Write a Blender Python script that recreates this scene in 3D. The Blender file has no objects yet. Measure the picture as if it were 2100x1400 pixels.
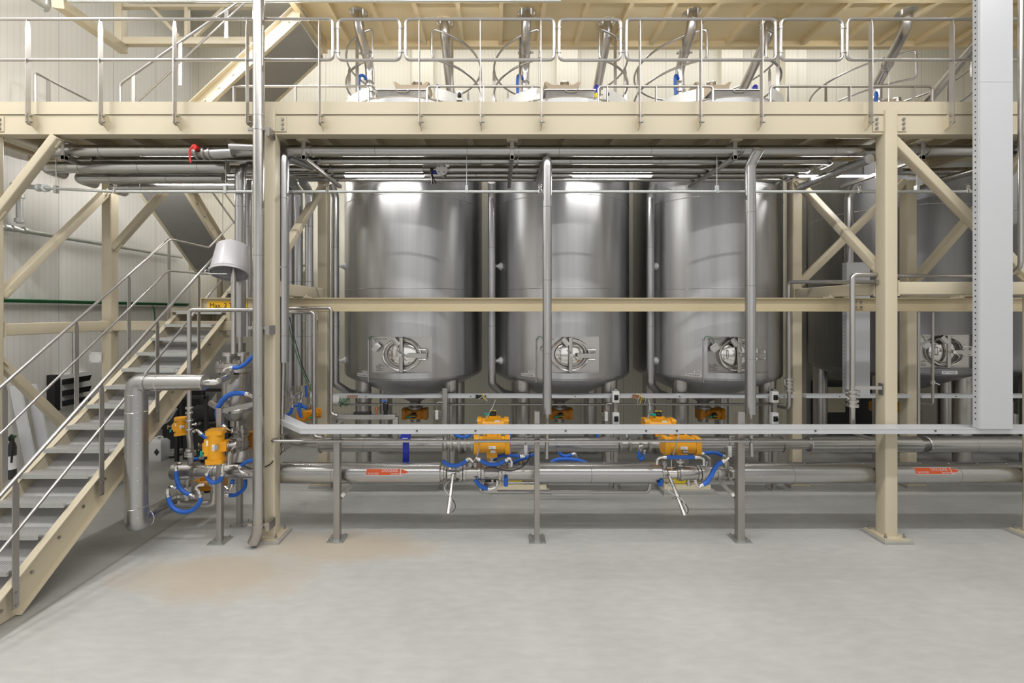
import bpy, math, random
from mathutils import Vector, Matrix
R = math.radians
PI = math.pi
random.seed(7)
col = bpy.context.scene.collection
F, CX, CY, H = 880.0, 1017.0, 639.0, 3.2      # lens length, vanishing point and eye height of the view (2100 x 1400 frame)

def V(*a):
    return Vector(a)

def P(px, py, y):
    """World point at depth y seen at pixel px, py."""
    return V((px - CX) / F * y, y, H - (py - CY) / F * y)

# ---------------------------------------------------------------- materials
def mat(name, color, rough=0.5, metal=0.0, emit=None, noise=0.0, nscale=(4, 4, 4), rvar=0.0, bump=0.0, spec=0.5, aniso=0.0):
    m = bpy.data.materials.new(name)
    m.use_nodes = True
    nt = m.node_tree
    b = nt.nodes['Principled BSDF']
    b.inputs['Base Color'].default_value = (*color, 1)
    b.inputs['Roughness'].default_value = rough
    b.inputs['Metallic'].default_value = metal
    b.inputs['Specular IOR Level'].default_value = spec
    if emit:
        b.inputs['Emission Color'].default_value = (1.0, 0.98, 0.95, 1)
        b.inputs['Emission Strength'].default_value = emit
    if noise or rvar or bump:
        tc = nt.nodes.new('ShaderNodeTexCoord')
        mp = nt.nodes.new('ShaderNodeMapping')
        mp.inputs['Scale'].default_value = nscale
        nz = nt.nodes.new('ShaderNodeTexNoise')
        nz.inputs['Scale'].default_value = 1.0
        nz.inputs['Detail'].default_value = 4
        nt.links.new(tc.outputs['Object'], mp.inputs['Vector'])
        nt.links.new(mp.outputs['Vector'], nz.inputs['Vector'])
        if noise:
            mx = nt.nodes.new('ShaderNodeMix')
            mx.data_type = 'RGBA'
            mx.inputs[6].default_value = (*[c * (1 - noise) for c in color], 1)
            mx.inputs[7].default_value = (*[min(1, c * (1 + noise)) for c in color], 1)
            nt.links.new(nz.outputs['Fac'], mx.inputs[0])
            nt.links.new(mx.outputs[2], b.inputs['Base Color'])
        if rvar:
            mr = nt.nodes.new('ShaderNodeMapRange')
            mr.inputs[3].default_value = max(0.02, rough - rvar)
            mr.inputs[4].default_value = rough + rvar
            nt.links.new(nz.outputs['Fac'], mr.inputs[0])
            nt.links.new(mr.outputs[0], b.inputs['Roughness'])
        if bump:
            bp = nt.nodes.new('ShaderNodeBump')
            bp.inputs['Strength'].default_value = bump
            bp.inputs['Distance'].default_value = 0.01
            nt.links.new(nz.outputs['Fac'], bp.inputs['Height'])
            nt.links.new(bp.outputs['Normal'], b.inputs['Normal'])
    return m

M = {}
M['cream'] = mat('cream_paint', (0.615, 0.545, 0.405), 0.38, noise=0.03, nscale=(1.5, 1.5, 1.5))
M['cream_shaded'] = mat('cream_paint_shaded', (0.57, 0.485, 0.32), 0.42, noise=0.03, nscale=(1.5, 1.5, 1.5))  # cream darkened to carry the shading under the hoist rail's top flange
M['cream_upper_lit'] = mat('cream_paint_upper_lit', (0.84, 0.71, 0.47), 0.45, noise=0.03, nscale=(1.5, 1.5, 1.5))  # same cream, brightened to stand in for light on the walkway underside
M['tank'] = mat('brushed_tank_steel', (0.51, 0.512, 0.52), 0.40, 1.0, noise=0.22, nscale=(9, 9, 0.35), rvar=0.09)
M['tank_shaded'] = mat('shaded_brushed_tank_steel', (0.27, 0.27, 0.275), 0.38, 1.0, noise=0.2, nscale=(9, 9, 0.35), rvar=0.07)  # same tank steel, with the unlit bay's shade put into its colour
def brushed(m, amount=0.7, rot=0.25):
    """Circumferential brushing: tangent running round the upright axis."""
    nt = m.node_tree
    b = nt.nodes['Principled BSDF']
    tg = nt.nodes.new('ShaderNodeTangent'); tg.direction_type = 'RADIAL'; tg.axis = 'Z'
    b.inputs['Anisotropic'].default_value = amount
    b.inputs['Anisotropic Rotation'].default_value = rot
    nt.links.new(tg.outputs[0], b.inputs['Tangent'])
brushed(M['tank']); brushed(M['tank_shaded'])
M['tank_dark'] = mat('dull_tank_steel', (0.36, 0.35, 0.34), 0.36, 1.0, noise=0.12, nscale=(6, 6, 1), rvar=0.05)
M['steel'] = mat('satin_stainless', (0.52, 0.505, 0.49), 0.30, 1.0, noise=0.08, nscale=(9, 9, 3), rvar=0.06)
M['polish'] = mat('polished_stainless', (0.80, 0.78, 0.76), 0.14, 1.0)
M['clad'] = mat('insulation_cladding', (0.50, 0.495, 0.49), 0.28, 1.0, noise=0.08, nscale=(0.8, 6, 6), rvar=0.06)
M['cladv'] = mat('insulation_cladding_upright', (0.49, 0.49, 0.495), 0.32, 1.0, noise=0.08, nscale=(6, 6, 0.8), rvar=0.05)
M['seam'] = mat('cladding_seam', (0.33, 0.32, 0.31), 0.45, 1.0)
M['valve'] = mat('cast_stainless', (0.56, 0.54, 0.52), 0.32, 1.0, noise=0.15, nscale=(14, 14, 14), rvar=0.08)
M['galv'] = mat('galvanised_steel', (0.60, 0.62, 0.61), 0.42, 0.85, noise=0.12, nscale=(12, 12, 12))
M['post'] = mat('brushed_post_steel', (0.42, 0.40, 0.38), 0.45, 0.8, noise=0.10, nscale=(12, 12, 2))
M['rail'] = mat('rail_tube_steel', (0.50, 0.485, 0.475), 0.33, 1.0)
M['bolt'] = mat('bolt_steel', (0.42, 0.41, 0.39), 0.35, 1.0)
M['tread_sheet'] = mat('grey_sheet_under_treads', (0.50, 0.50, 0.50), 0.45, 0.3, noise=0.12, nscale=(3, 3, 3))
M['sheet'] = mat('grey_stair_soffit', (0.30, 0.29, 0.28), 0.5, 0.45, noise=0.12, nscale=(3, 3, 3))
M['tray'] = mat('light_grey_duct_paint', (0.57, 0.585, 0.61), 0.34, 0.0, noise=0.02, nscale=(1, 1, 1))
M['white'] = mat('white_plastic', (0.80, 0.80, 0.79), 0.4)
M['white_steel'] = mat('white_coated_steel', (0.78, 0.78, 0.76), 0.35, 0.25)
M['grey'] = mat('grey_plastic', (0.50, 0.49, 0.51), 0.3)
M['black'] = mat('black_plastic', (0.015, 0.015, 0.016), 0.4)
M['dark'] = mat('dark_machine_paint', (0.035, 0.036, 0.04), 0.5)
M['yellow'] = mat('amber_actuator_paint', (0.80, 0.36, 0.012), 0.34)
M['amber'] = mat('orange_actuator_paint', (0.70, 0.27, 0.01), 0.38)
M['blue'] = mat('blue_hose_rubber', (0.022, 0.13, 0.55), 0.5)
M['navy'] = mat('dark_blue_handle', (0.008, 0.022, 0.32), 0.38)
M['teal'] = mat('teal_plug', (0.0, 0.36, 0.28), 0.4)
M['red'] = mat('red_lever', (0.62, 0.02, 0.015), 0.35)
M['green'] = mat('green_cable', (0.03, 0.17, 0.06), 0.5)
M['cable'] = mat('grey_cable', (0.48, 0.48, 0.48), 0.5)
M['orange'] = mat('orange_label', (0.78, 0.11, 0.02), 0.38)
M['sign'] = mat('yellow_sign', (0.82, 0.47, 0.012), 0.4)
M['guard'] = mat('yellow_guard', (0.80, 0.62, 0.015), 0.4)
M['copper'] = mat('copper_fitting', (0.55, 0.25, 0.12), 0.35, 0.8)
M['ink'] = mat('black_ink', (0.012, 0.012, 0.012), 0.6)
M['paper'] = mat('white_label', (0.84, 0.84, 0.85), 0.5)
M['motor'] = mat('beige_gear_housing', (0.60, 0.49, 0.36), 0.45)
M['pump'] = mat('cream_pump_paint', (0.76, 0.69, 0.50), 0.4)
M['lamp'] = mat('lamp_tube', (1, 1, 1), 0.4, emit=60.0)
M['lamp_low'] = mat('lamp_strip', (1, 1, 1), 0.4, emit=70.0)
M['added_wall_glow'] = mat('added_strip_glow', (1, 1, 1), 0.4, emit=190.0)  # glow of the two battens added to brighten the side wall
M['wood_board'] = mat('pale_board', (0.66, 0.67, 0.69), 0.5)
M['curb'] = mat('grey_concrete_curb', (0.40, 0.395, 0.37), 0.6, noise=0.12, nscale=(5, 5, 5))

def floor_mat():
    m = bpy.data.materials.new('grey_epoxy_floor')
    m.use_nodes = True
    nt = m.node_tree
    L = nt.links.new
    b = nt.nodes['Principled BSDF']
    tc = nt.nodes.new('ShaderNodeTexCoord')
    def noise(scale, detail, sx=1, sy=1):
        mp = nt.nodes.new('ShaderNodeMapping')
        mp.inputs['Scale'].default_value = (sx, sy, 1)
        n = nt.nodes.new('ShaderNodeTexNoise')
        n.inputs['Scale'].default_value = scale
        n.inputs['Detail'].default_value = detail
        L(tc.outputs['Object'], mp.inputs['Vector'])
        L(mp.outputs['Vector'], n.inputs['Vector'])
        return n
    def ramp(src, p0, p1, c0, c1):
        r = nt.nodes.new('ShaderNodeValToRGB')
        r.color_ramp.elements[0].position = p0
        r.color_ramp.elements[1].position = p1
        r.color_ramp.elements[0].color = (*c0, 1)
        r.color_ramp.elements[1].color = (*c1, 1)
        L(src, r.inputs[0])
        return r
    base = ramp(noise(0.7, 5).outputs['Fac'], 0.3, 0.7, (0.46, 0.46, 0.44), (0.53, 0.53, 0.51))
    fine = ramp(noise(9, 6, 0.5, 1.6).outputs['Fac'], 0.35, 0.75, (0.93, 0.93, 0.93), (1.05, 1.05, 1.05))
    mul = nt.nodes.new('ShaderNodeMix'); mul.data_type = 'RGBA'; mul.blend_type = 'MULTIPLY'
    mul.inputs[0].default_value = 1
    L(base.outputs[0], mul.inputs[6]); L(fine.outputs[0], mul.inputs[7])
    # dried brown spill near the foot of the downpipe: two overlapping patches with ragged edges
    wob = noise(1.6, 7)
    def patch(cx, cy, rx, ry):
        mp = nt.nodes.new('ShaderNodeMapping')
        mp.inputs['Location'].default_value = (-cx / rx, -cy / ry, 0)
        mp.inputs['Scale'].default_value = (1 / rx, 1 / ry, 0)
        L(tc.outputs['Object'], mp.inputs['Vector'])
        ln = nt.nodes.new('ShaderNodeVectorMath'); ln.operation = 'LENGTH'
        L(mp.outputs['Vector'], ln.inputs[0])
        return ln.outputs['Value']
    mn = nt.nodes.new('ShaderNodeMath'); mn.operation = 'SMOOTH_MIN'; mn.inputs[2].default_value = 0.4
    L(patch(-3.35, 5.22, 1.25, 0.5), mn.inputs[0]); L(patch(-2.0, 5.85, 1.3, 0.42), mn.inputs[1])
    add = nt.nodes.new('ShaderNodeMath'); add.operation = 'MULTIPLY_ADD'
    L(wob.outputs['Fac'], add.inputs[0]); add.inputs[1].default_value = 1.1
    L(mn.outputs[0], add.inputs[2])
    half = nt.nodes.new('ShaderNodeMath'); half.operation = 'MULTIPLY'; half.inputs[1].default_value = 0.5
    L(add.outputs[0], half.inputs[0])
    spill = ramp(half.outputs[0], 0.50, 0.86, (1, 1, 1), (0, 0, 0))
    e = spill.color_ramp.elements.new(0.74); e.color = (0.45, 0.45, 0.45, 1)
    e = spill.color_ramp.elements.new(0.765); e.color = (0.12, 0.12, 0.12, 1)
    fade = nt.nodes.new('ShaderNodeMath'); fade.operation = 'MULTIPLY'; fade.inputs[1].default_value = 0.75
    L(spill.outputs[0], fade.inputs[0])
    mx = nt.nodes.new('ShaderNodeMix'); mx.data_type = 'RGBA'
    mx.inputs[7].default_value = (0.50, 0.42, 0.32, 1)
    L(fade.outputs[0], mx.inputs[0]); L(mul.outputs[2], mx.inputs[6])
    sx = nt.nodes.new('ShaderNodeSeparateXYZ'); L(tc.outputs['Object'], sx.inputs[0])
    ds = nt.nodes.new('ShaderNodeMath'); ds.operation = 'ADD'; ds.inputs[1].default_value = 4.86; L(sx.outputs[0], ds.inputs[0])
    ab = nt.nodes.new('ShaderNodeMath'); ab.operation = 'ABSOLUTE'; L(ds.outputs[0], ab.inputs[0])
    seam = ramp(ab.outputs[0], 0.01, 0.045, (0.72, 0.72, 0.70), (1, 1, 1))
    m3 = nt.nodes.new('ShaderNodeMix'); m3.data_type = 'RGBA'; m3.blend_type = 'MULTIPLY'; m3.inputs[0].default_value = 1
    L(mx.outputs[2], m3.inputs[6]); L(seam.outputs[0], m3.inputs[7])
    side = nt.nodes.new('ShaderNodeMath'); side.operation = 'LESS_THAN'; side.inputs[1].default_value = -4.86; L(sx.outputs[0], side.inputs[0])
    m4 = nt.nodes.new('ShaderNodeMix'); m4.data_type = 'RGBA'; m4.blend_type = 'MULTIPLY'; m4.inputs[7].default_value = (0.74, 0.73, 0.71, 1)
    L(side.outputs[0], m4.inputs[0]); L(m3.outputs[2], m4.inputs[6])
    L(m4.outputs[2], b.inputs['Base Color'])
    rr = nt.nodes.new('ShaderNodeMapRange'); rr.inputs[3].default_value = 0.33; rr.inputs[4].default_value = 0.62
    L(noise(1.6, 5).outputs['Fac'], rr.inputs[0]); L(rr.outputs[0], b.inputs['Roughness'])
    return m

def wall_mat(name, axis, color=(0.78, 0.745, 0.63)):
    """Insulated panel wall: fine upright grooves, a wider joint every 1.15 m."""
    m = bpy.data.materials.new(name)
    m.use_nodes = True
    nt = m.node_tree
    L = nt.links.new
    b = nt.nodes['Principled BSDF']
    b.inputs['Roughness'].default_value = 0.42
    tc = nt.nodes.new('ShaderNodeTexCoord')
    sp = nt.nodes.new('ShaderNodeSeparateXYZ')
    L(tc.outputs['Object'], sp.inputs[0])
    def stripes(period, width):
        mo = nt.nodes.new('ShaderNodeMath'); mo.operation = 'PINGPONG'
        mo.inputs[1].default_value = period / 2
        L(sp.outputs[axis], mo.inputs[0])
        lt = nt.nodes.new('ShaderNodeMath'); lt.operation = 'LESS_THAN'
        lt.inputs[1].default_value = width
        L(mo.outputs[0], lt.inputs[0])
        return lt
    fine, joint = stripes(0.1, 0.006), stripes(1.15, 0.006)
    m1 = nt.nodes.new('ShaderNodeMix'); m1.data_type = 'RGBA'
    m1.inputs[6].default_value = (*color, 1)
    m1.inputs[7].default_value = (*[c * 0.90 for c in color], 1)
    L(fine.outputs[0], m1.inputs[0])
    m2 = nt.nodes.new('ShaderNodeMix'); m2.data_type = 'RGBA'
    m2.inputs[7].default_value = (*[c * 0.55 for c in color], 1)
    L(joint.outputs[0], m2.inputs[0]); L(m1.outputs[2], m2.inputs[6])
    L(m2.outputs[2], b.inputs['Base Color'])
    return m
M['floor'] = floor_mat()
M['wall_x'] = wall_mat('panel_wall_along_x', 0)
M['wall_y'] = wall_mat('panel_wall_along_y', 1, (0.80, 0.79, 0.755))
M['far_wall'] = mat('darkened_far_wall', (0.31, 0.31, 0.32), 0.6, noise=0.5, nscale=(0.35, 0.35, 0.2))  # wall out of view, toned dark so the tanks reflect less light
M['ceil'] = mat('pale_ceiling_panel', (0.70, 0.69, 0.66), 0.6)

def grating_mat(name):
    """Galvanised open mesh walking surface, holes as dark cells."""
    m = bpy.data.materials.new(name)
    m.use_nodes = True
    nt = m.node_tree
    L = nt.links.new
    b = nt.nodes['Principled BSDF']
    b.inputs['Metallic'].default_value = 0.75
    b.inputs['Roughness'].default_value = 0.45
    tc = nt.nodes.new('ShaderNodeTexCoord')
    mp = nt.nodes.new('ShaderNodeMapping'); mp.inputs['Scale'].default_value = (26, 60, 40)
    L(tc.outputs['Object'], mp.inputs['Vector'])
    vo = nt.nodes.new('ShaderNodeTexVoronoi'); vo.feature = 'DISTANCE_TO_EDGE'; vo.inputs['Scale'].default_value = 1; vo.inputs['Randomness'].default_value = 0.15
    L(mp.outputs['Vector'], vo.inputs['Vector'])
    r = nt.nodes.new('ShaderNodeValToRGB')
    r.color_ramp.elements[0].position = 0.12; r.color_ramp.elements[0].color = (0.75, 0.75, 0.75, 1)
    r.color_ramp.elements[1].position = 0.3; r.color_ramp.elements[1].color = (0.30, 0.30, 0.30, 1)
    L(vo.outputs['Distance'], r.inputs[0]); L(r.outputs[0], b.inputs['Base Color'])
    return m
M['grating'] = grating_mat('open_mesh_tread')

# ---------------------------------------------------------------- mesh builder
def axes(d, up=V(0, 0, 1)):
    d = d.normalized()
    up = Vector(up)
    s = d.cross(up)
    if s.length < 1e-5:
        s = d.cross(V(0, 1, 0)) if abs(d.y) < 0.9 else d.cross(V(1, 0, 0))
    s.normalize()
    u = s.cross(d).normalized()
    return s, u

class MB:
    def __init__(self):
        self.v, self.f = [], []

    def add(self, vs, fs):
        b = len(self.v)
        self.v += [tuple(x) for x in vs]
        self.f += [tuple(i + b for i in f) for f in fs]
        return self

    def box(self, lo, hi):
        x0, y0, z0 = lo; x1, y1, z1 = hi
        vs = [(x0, y0, z0), (x1, y0, z0), (x1, y1, z0), (x0, y1, z0), (x0, y0, z1), (x1, y0, z1), (x1, y1, z1), (x0, y1, z1)]
        return self.add(vs, [(0, 3, 2, 1), (4, 5, 6, 7), (0, 1, 5, 4), (1, 2, 6, 5), (2, 3, 7, 6), (3, 0, 4, 7)])

    def cbox(self, c, s):
        return self.box([c[i] - s[i] / 2 for i in range(3)], [c[i] + s[i] / 2 for i in range(3)])

    def loft(self, rings, caps=True, closed=False):
        n = len(rings[0])
        vs = [p for r in rings for p in r]
        fs = []
        m = len(rings)
        for i in range(m if closed else m - 1):
            a, b2 = i * n, ((i + 1) % m) * n
            for j in range(n):
                k = (j + 1) % n
                fs.append((a + j, a + k, b2 + k, b2 + j))
        if caps and not closed:
            fs.append(tuple(range(n - 1, -1, -1)))
            fs.append(tuple((m - 1) * n + j for j in range(n)))
        return self.add(vs, fs)

    def bar(self, p0, p1, w, h, up=(0, 0, 1), r=0.0, taper=1.0):
        """Rectangular bar p0-p1, w across, h along up, optional rounded corners."""
        p0, p1 = Vector(p0), Vector(p1)
        s, u = axes(p1 - p0, Vector(up))
        pts = []
        if r <= 0:
            pts = [(-w / 2, -h / 2), (w / 2, -h / 2), (w / 2, h / 2), (-w / 2, h / 2)]
        else:
            for cx, cy, a0 in ((w / 2 - r, h / 2 - r, 0), (-w / 2 + r, h / 2 - r, 90), (-w / 2 + r, -h / 2 + r, 180), (w / 2 - r, -h / 2 + r, 270)):
                for k in range(4):
                    a = R(a0 + k * 30)
                    pts.append((cx + r * math.cos(a), cy + r * math.sin(a)))
        return self.loft([[p0 + s * a + u * b for a, b in pts], [p1 + s * a * taper + u * b * taper for a, b in pts]])

    def tube(self, pts, r, seg=12, closed=False, radii=None):
        pts = [Vector(p) for p in pts]
        n = len(pts)
        rings, s = [], None
        for i, p in enumerate(pts):
            if closed:
                a, b = pts[i - 1], pts[(i + 1) % n]
            else:
                a, b = pts[max(0, i - 1)], pts[min(n - 1, i + 1)]
            d = (b - a)
            if d.length < 1e-9:
                d = V(0, 0, 1)
            d.normalize()
            if s is None:
                s, u = axes(d)
            else:
                s = s - d * s.dot(d)
                if s.length < 1e-6:
                    s, u = axes(d)
                s.normalize()
                u = s.cross(d).normalized()
            k = 1.0
            if 0 < i < n - 1 or closed:
                d0, d1 = (p - a), (b - p)
                if d0.length > 1e-9 and d1.length > 1e-9:
                    k = 1.0
            rr = (radii[i] if radii else r) * k
            rings.append([p + s * rr * math.cos(2 * PI * j / seg) + u * rr * math.sin(2 * PI * j / seg) for j in range(seg)])
        return self.loft(rings, caps=True, closed=closed)

    def lathe(self, prof, origin, axis=(0, 0, 1), seg=24, caps=True):
        """prof: (radius, distance along the axis) pairs."""
        o, d = Vector(origin), Vector(axis).normalized()
        s, u = axes(d)
        rings = []
        for r, t in prof:
            r = max(r, 0.0004)
            rings.append([o + d * t + s * r * math.cos(2 * PI * j / seg) + u * r * math.sin(2 * PI * j / seg) for j in range(seg)])
        return self.loft(rings, caps=caps)

    def disc(self, c, axis, r, t, seg=20):
        """A round plate of radius r, thickness t centred on c."""
        return self.lathe([(r, -t / 2), (r, t / 2)], c, axis, seg)

    def prism(self, poly, vec):
        vec = Vector(vec)
        a = [Vector(p) for p in poly]
        return self.loft([a, [p + vec for p in a]])

    def boltring(self, c, axis, rad, n, br=0.009, h=0.014, seg=6):
        s, u = axes(Vector(axis))
        d = Vector(axis).normalized()
        for k in range(n):
            a = 2 * PI * (k + .5) / n
            self.lathe([(br, -h), (br, h)], Vector(c) + s * rad * math.cos(a) + u * rad * math.sin(a), d, seg)
        return self

def bend(pts, rad=0.1, n=6):
    """Polyline with rounded corners."""
    pts = [Vector(p) for p in pts]
    out = [pts[0]]
    for i in range(1, len(pts) - 1):
        p, a, b = pts[i], pts[i - 1], pts[i + 1]
        d0, d1 = (a - p), (b - p)
        L = min(rad, d0.length * 0.49, d1.length * 0.49)
        q0, q1 = p + d0.normalized() * L, p + d1.normalized() * L
        for k in range(n + 1):
            t = k / n
            out.append(q0 * (1 - t) ** 2 + p * 2 * t * (1 - t) + q1 * t ** 2)
    out.append(pts[-1])
    return out

def closed_bend(pts, rad=0.1, n=6):
    pts = [Vector(p) for p in pts]
    out = []
    m = len(pts)
    for i in range(m):
        p, a, b = pts[i], pts[i - 1], pts[(i + 1) % m]
        d0, d1 = (a - p), (b - p)
        L = min(rad, d0.length * 0.49, d1.length * 0.49)
        q0, q1 = p + d0.normalized() * L, p + d1.normalized() * L
        for k in range(n + 1):
            t = k / n
            out.append(q0 * (1 - t) ** 2 + p * 2 * t * (1 - t) + q1 * t ** 2)
    return out

def smooth(pts, k=5):
    """Catmull-Rom through points."""
    pts = [Vector(p) for p in pts]
    out = []
    n = len(pts)
    for i in range(n - 1):
        p0, p1, p2, p3 = pts[max(0, i - 1)], pts[i], pts[i + 1], pts[min(n - 1, i + 2)]
        for j in range(k):
            t = j / k
            out.append(0.5 * ((2 * p1) + (p2 - p0) * t + (2 * p0 - 5 * p1 + 4 * p2 - p3) * t * t + (3 * p1 - p0 - 3 * p2 + p3) * t ** 3))
    out.append(pts[-1])
    return out

# ---------------------------------------------------------------- object helpers
WORLD = {}
def obj(name, mb, m, parent=None, label=None, angle=35, flat=False):
    """Link one builder as ONE mesh object; vertices are in world space."""
    me = bpy.data.meshes.new(name)
    me.from_pydata(mb.v, [], mb.f)
    me.update()
    me.materials.append(M[m] if isinstance(m, str) else m)
    if not flat:
        me.shade_smooth()
        me.set_sharp_from_angle(angle=R(angle))
    o = bpy.data.objects.new(name, me)
    col.objects.link(o)
    if parent is not None:
        o.parent = parent
        o.matrix_parent_inverse = WORLD.get(parent.name, Matrix.Identity(4)).inverted()
    WORLD[o.name] = Matrix.Identity(4)
    if label:
        o['label'] = label
    return o

def thing(name, label, cat, loc=(0, 0, 0), group=None):
    o = bpy.data.objects.new(name, None)
    o.empty_display_size = 0.1
    col.objects.link(o)
    o.location = Vector(loc)
    WORLD[o.name] = Matrix.Translation(Vector(loc))
    o['label'] = label; o['category'] = cat; o['kind'] = 'thing'
    if group:
        o['group'] = group
    return o

def tag(o, label, cat, group=None, kind='thing'):
    o['label'] = label; o['category'] = cat; o['kind'] = kind
    if group:
        o['group'] = group
    return o

def structure(name, mb, m, label, cat):
    o = obj(name, mb, m)
    o['kind'] = 'structure'; o['label'] = label; o['category'] = cat
    return o

def dup(root, loc, label, rot=None, group=None):
    """Copy a thing with its parts and sub-parts."""
    r = root.copy(); col.objects.link(r); r.location = Vector(loc)
    if rot is not None:
        r.rotation_euler = rot
    r['label'] = label
    if group:
        r['group'] = group
    for ch in list(root.children):
        c = ch.copy(); col.objects.link(c); c.parent = r
        for g in list(ch.children):
            d = g.copy(); col.objects.link(d); d.parent = c
    return r

def text_mesh(body, size, fn, m, parent, name='lettering', align='LEFT', width=None):
    """Flat lettering as a mesh; fn maps (u, v) to a world point."""
    cu = bpy.data.curves.new('lettering_curve', 'FONT')
    cu.body = body; cu.size = size; cu.align_x = align; cu.resolution_u = 3
    t = bpy.data.objects.new('lettering_tmp', cu)
    col.objects.link(t)
    dg = bpy.context.evaluated_depsgraph_get(); dg.update()
    me = bpy.data.meshes.new_from_object(t.evaluated_get(dg))
    bpy.data.objects.remove(t); bpy.data.curves.remove(cu)
    xs = [v.co.x for v in me.vertices]
    k = 1.0
    if width and xs:
        k = width / max(1e-6, max(xs) - min(xs))
    for v in me.vertices:
        v.co = fn(v.co.x * k, v.co.y)
    me.materials.clear(); me.materials.append(M[m])
    me.name = name
    o = bpy.data.objects.new(name, me)
    col.objects.link(o)
    o.parent = parent
    o.matrix_parent_inverse = WORLD.get(parent.name, Matrix.Identity(4)).inverted()
    WORLD[o.name] = Matrix.Identity(4)
    return o

def single(name, mb, m, label, cat, group=None):
    return tag(obj(name, mb, m), label, cat, group)

# ---------------------------------------------------------------- camera, world, view
cam_data = bpy.data.cameras.new('camera')
cam_data.sensor_width = 36
cam_data.lens = 36 * F / 2100
cam_data.shift_x = (1050 - CX) / 2100
cam_data.shift_y = -(700 - CY) / 2100
cam_data.clip_start = 0.05
cam = bpy.data.objects.new('camera', cam_data)
cam.location = (0, 0, H)
cam.rotation_euler = (R(90), 0, 0)
col.objects.link(cam)
bpy.context.scene.camera = cam
sc = bpy.context.scene
sc.view_settings.view_transform = 'Standard'
sc.view_settings.look = 'None'
sc.view_settings.exposure = 0.10
w = bpy.data.worlds.new('hall_air')
sc.world = w
w.use_nodes = True
w.node_tree.nodes['Background'].inputs[0].default_value = (1.0, 0.98, 0.95, 1)
w.node_tree.nodes['Background'].inputs[1].default_value = 0.08
try:
    sc.cycles.max_bounces = 8
    sc.cycles.diffuse_bounces = 4
    sc.cycles.glossy_bounces = 4
    sc.cycles.caustics_reflective = False
    sc.cycles.sample_clamp_indirect = 4.0
    sc.cycles.use_denoising = True
except Exception:
    pass
# ================================================================ the hall
XL, XR, YF, YB, ZC = -8.2, 13.6, -7.0, 11.6, 11.2
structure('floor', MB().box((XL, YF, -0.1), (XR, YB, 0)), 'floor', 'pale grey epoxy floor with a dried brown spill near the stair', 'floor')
structure('ceiling', MB().box((XL, YF, ZC), (XR, YB, ZC + 0.1)), 'ceil', 'pale panelled ceiling of the hall', 'ceiling')
structure('wall_back', MB().box((XL, YB, 0), (XR, YB + 0.12, ZC)), 'wall_x', 'cream ribbed panel wall behind the tanks', 'wall')
structure('wall_left', MB().box((XL - 0.12, YF, 0), (XL, YB, ZC)), 'wall_y', 'off-white panel wall beside the stair', 'wall')
structure('wall_right', MB().box((XR, YF, 0), (XR + 0.12, YB, ZC)), 'wall_y', 'off-white panel wall beyond the last tank', 'wall')
structure('wall_front', MB().box((XL, YF - 0.12, 0), (XR, YF, ZC)), 'far_wall', 'unseen wall facing the tanks, toned dark for their reflections', 'wall')
# pilasters on the back wall, seen in the gaps above the deck
for k, x in enumerate((-1.95, 1.9, 6.3, 8.0)):
    structure('trim_%d' % (k + 1), MB().box((x - .28, YB - .16, 0), (x + .28, YB, ZC)), 'wall_x', 'cream boxed pilaster on the back wall behind tank number %d' % (k + 1), 'pilaster')

# ================================================================ lights
def area(name, loc, sx, sy, power, rot=(0, 0, 0)):
    l = bpy.data.lights.new(name, 'AREA')
    l.shape = 'RECTANGLE'; l.size = sx; l.size_y = sy; l.energy = power
    l.color = (1.0, 0.985, 0.97)
    o = bpy.data.objects.new(name, l)
    o.location = Vector(loc); o.rotation_euler = rot
    col.objects.link(o)
    return o
area('hall_light_row', (2.0, 2.65, 9.9), 17.0, 0.22, 640)
area('hall_light_row', (2.0, -2.2, 10.4), 17.0, 0.3, 470)
area('hall_light_row', (2.0, 10.3, 10.6), 17.0, 0.3, 250)
area('hall_fill_light', (2.0, -6.3, 4.2), 17.0, 6.0, 190, (R(90), 0, 0))
area('hall_light_row', (-4.05, 7.0, 8.2), 1.7, 0.1, 60)
area('hall_light_row', (-7.4, 3.6, 9.6), 0.25, 3.0, 230)

def batten(loc, label, length=1.35, glow='lamp_low', group=None, hang=0.2):
    x, y, z = loc
    t = thing('strip_light', label, 'lamp', loc, group)
    obj('housing', MB().box((x - length / 2, y - .03, z + .011), (x + length / 2, y + .03, z + .024)), 'white', t)
    obj('tube', MB().tube([(x - length / 2 + .02, y, z), (x + length / 2 - .02, y, z)], .0135 if glow != 'lamp' else .02, 10), glow, t)
    obj('hanger', MB().bar((x - length * .3, y, z + .024), (x - length * .3, y, z + hang), .02, .02), 'galv', t)
    obj('hanger', MB().bar((x + length * .3, y, z + .024), (x + length * .3, y, z + hang), .02, .02), 'galv', t)
    return t
GL = 'strip lights under the deck'
batten((-4.6, 8.95, 5.88), 'added strip light over the stair landing, hidden above the pipe rack', glow='added_wall_glow', group=GL, hang=.1)  # added behind the pipes to lift the light on the side wall
batten((-6.9, 8.05, 5.88), 'added strip light over the wall side of the stair, hidden above the pipe rack', glow='added_wall_glow', group=GL, hang=.1)  # second hidden batten, added for the same wall brightening
for x, n in ((-.6, 'first and second tanks'), (3.0, 'second and third tanks'), (6.9, 'third and fourth tanks')):
    batten((x, 6.88, 8.32), 'long added strip light, out of view on the upper walkway edge above the %s' % n, 1.66, 'lamp', 'added strip lights brightening the upper walkway underside', hang=.4)  # added above the frame to light the upper walkway's underside
batten((-5.24, 7.2, 5.47), 'lit strip light under the deck above the stair', group=GL, hang=.4)
batten((-1.87, 7.2, 5.47), 'lit strip light under the deck in front of the first tank', group=GL, hang=.4)
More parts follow.
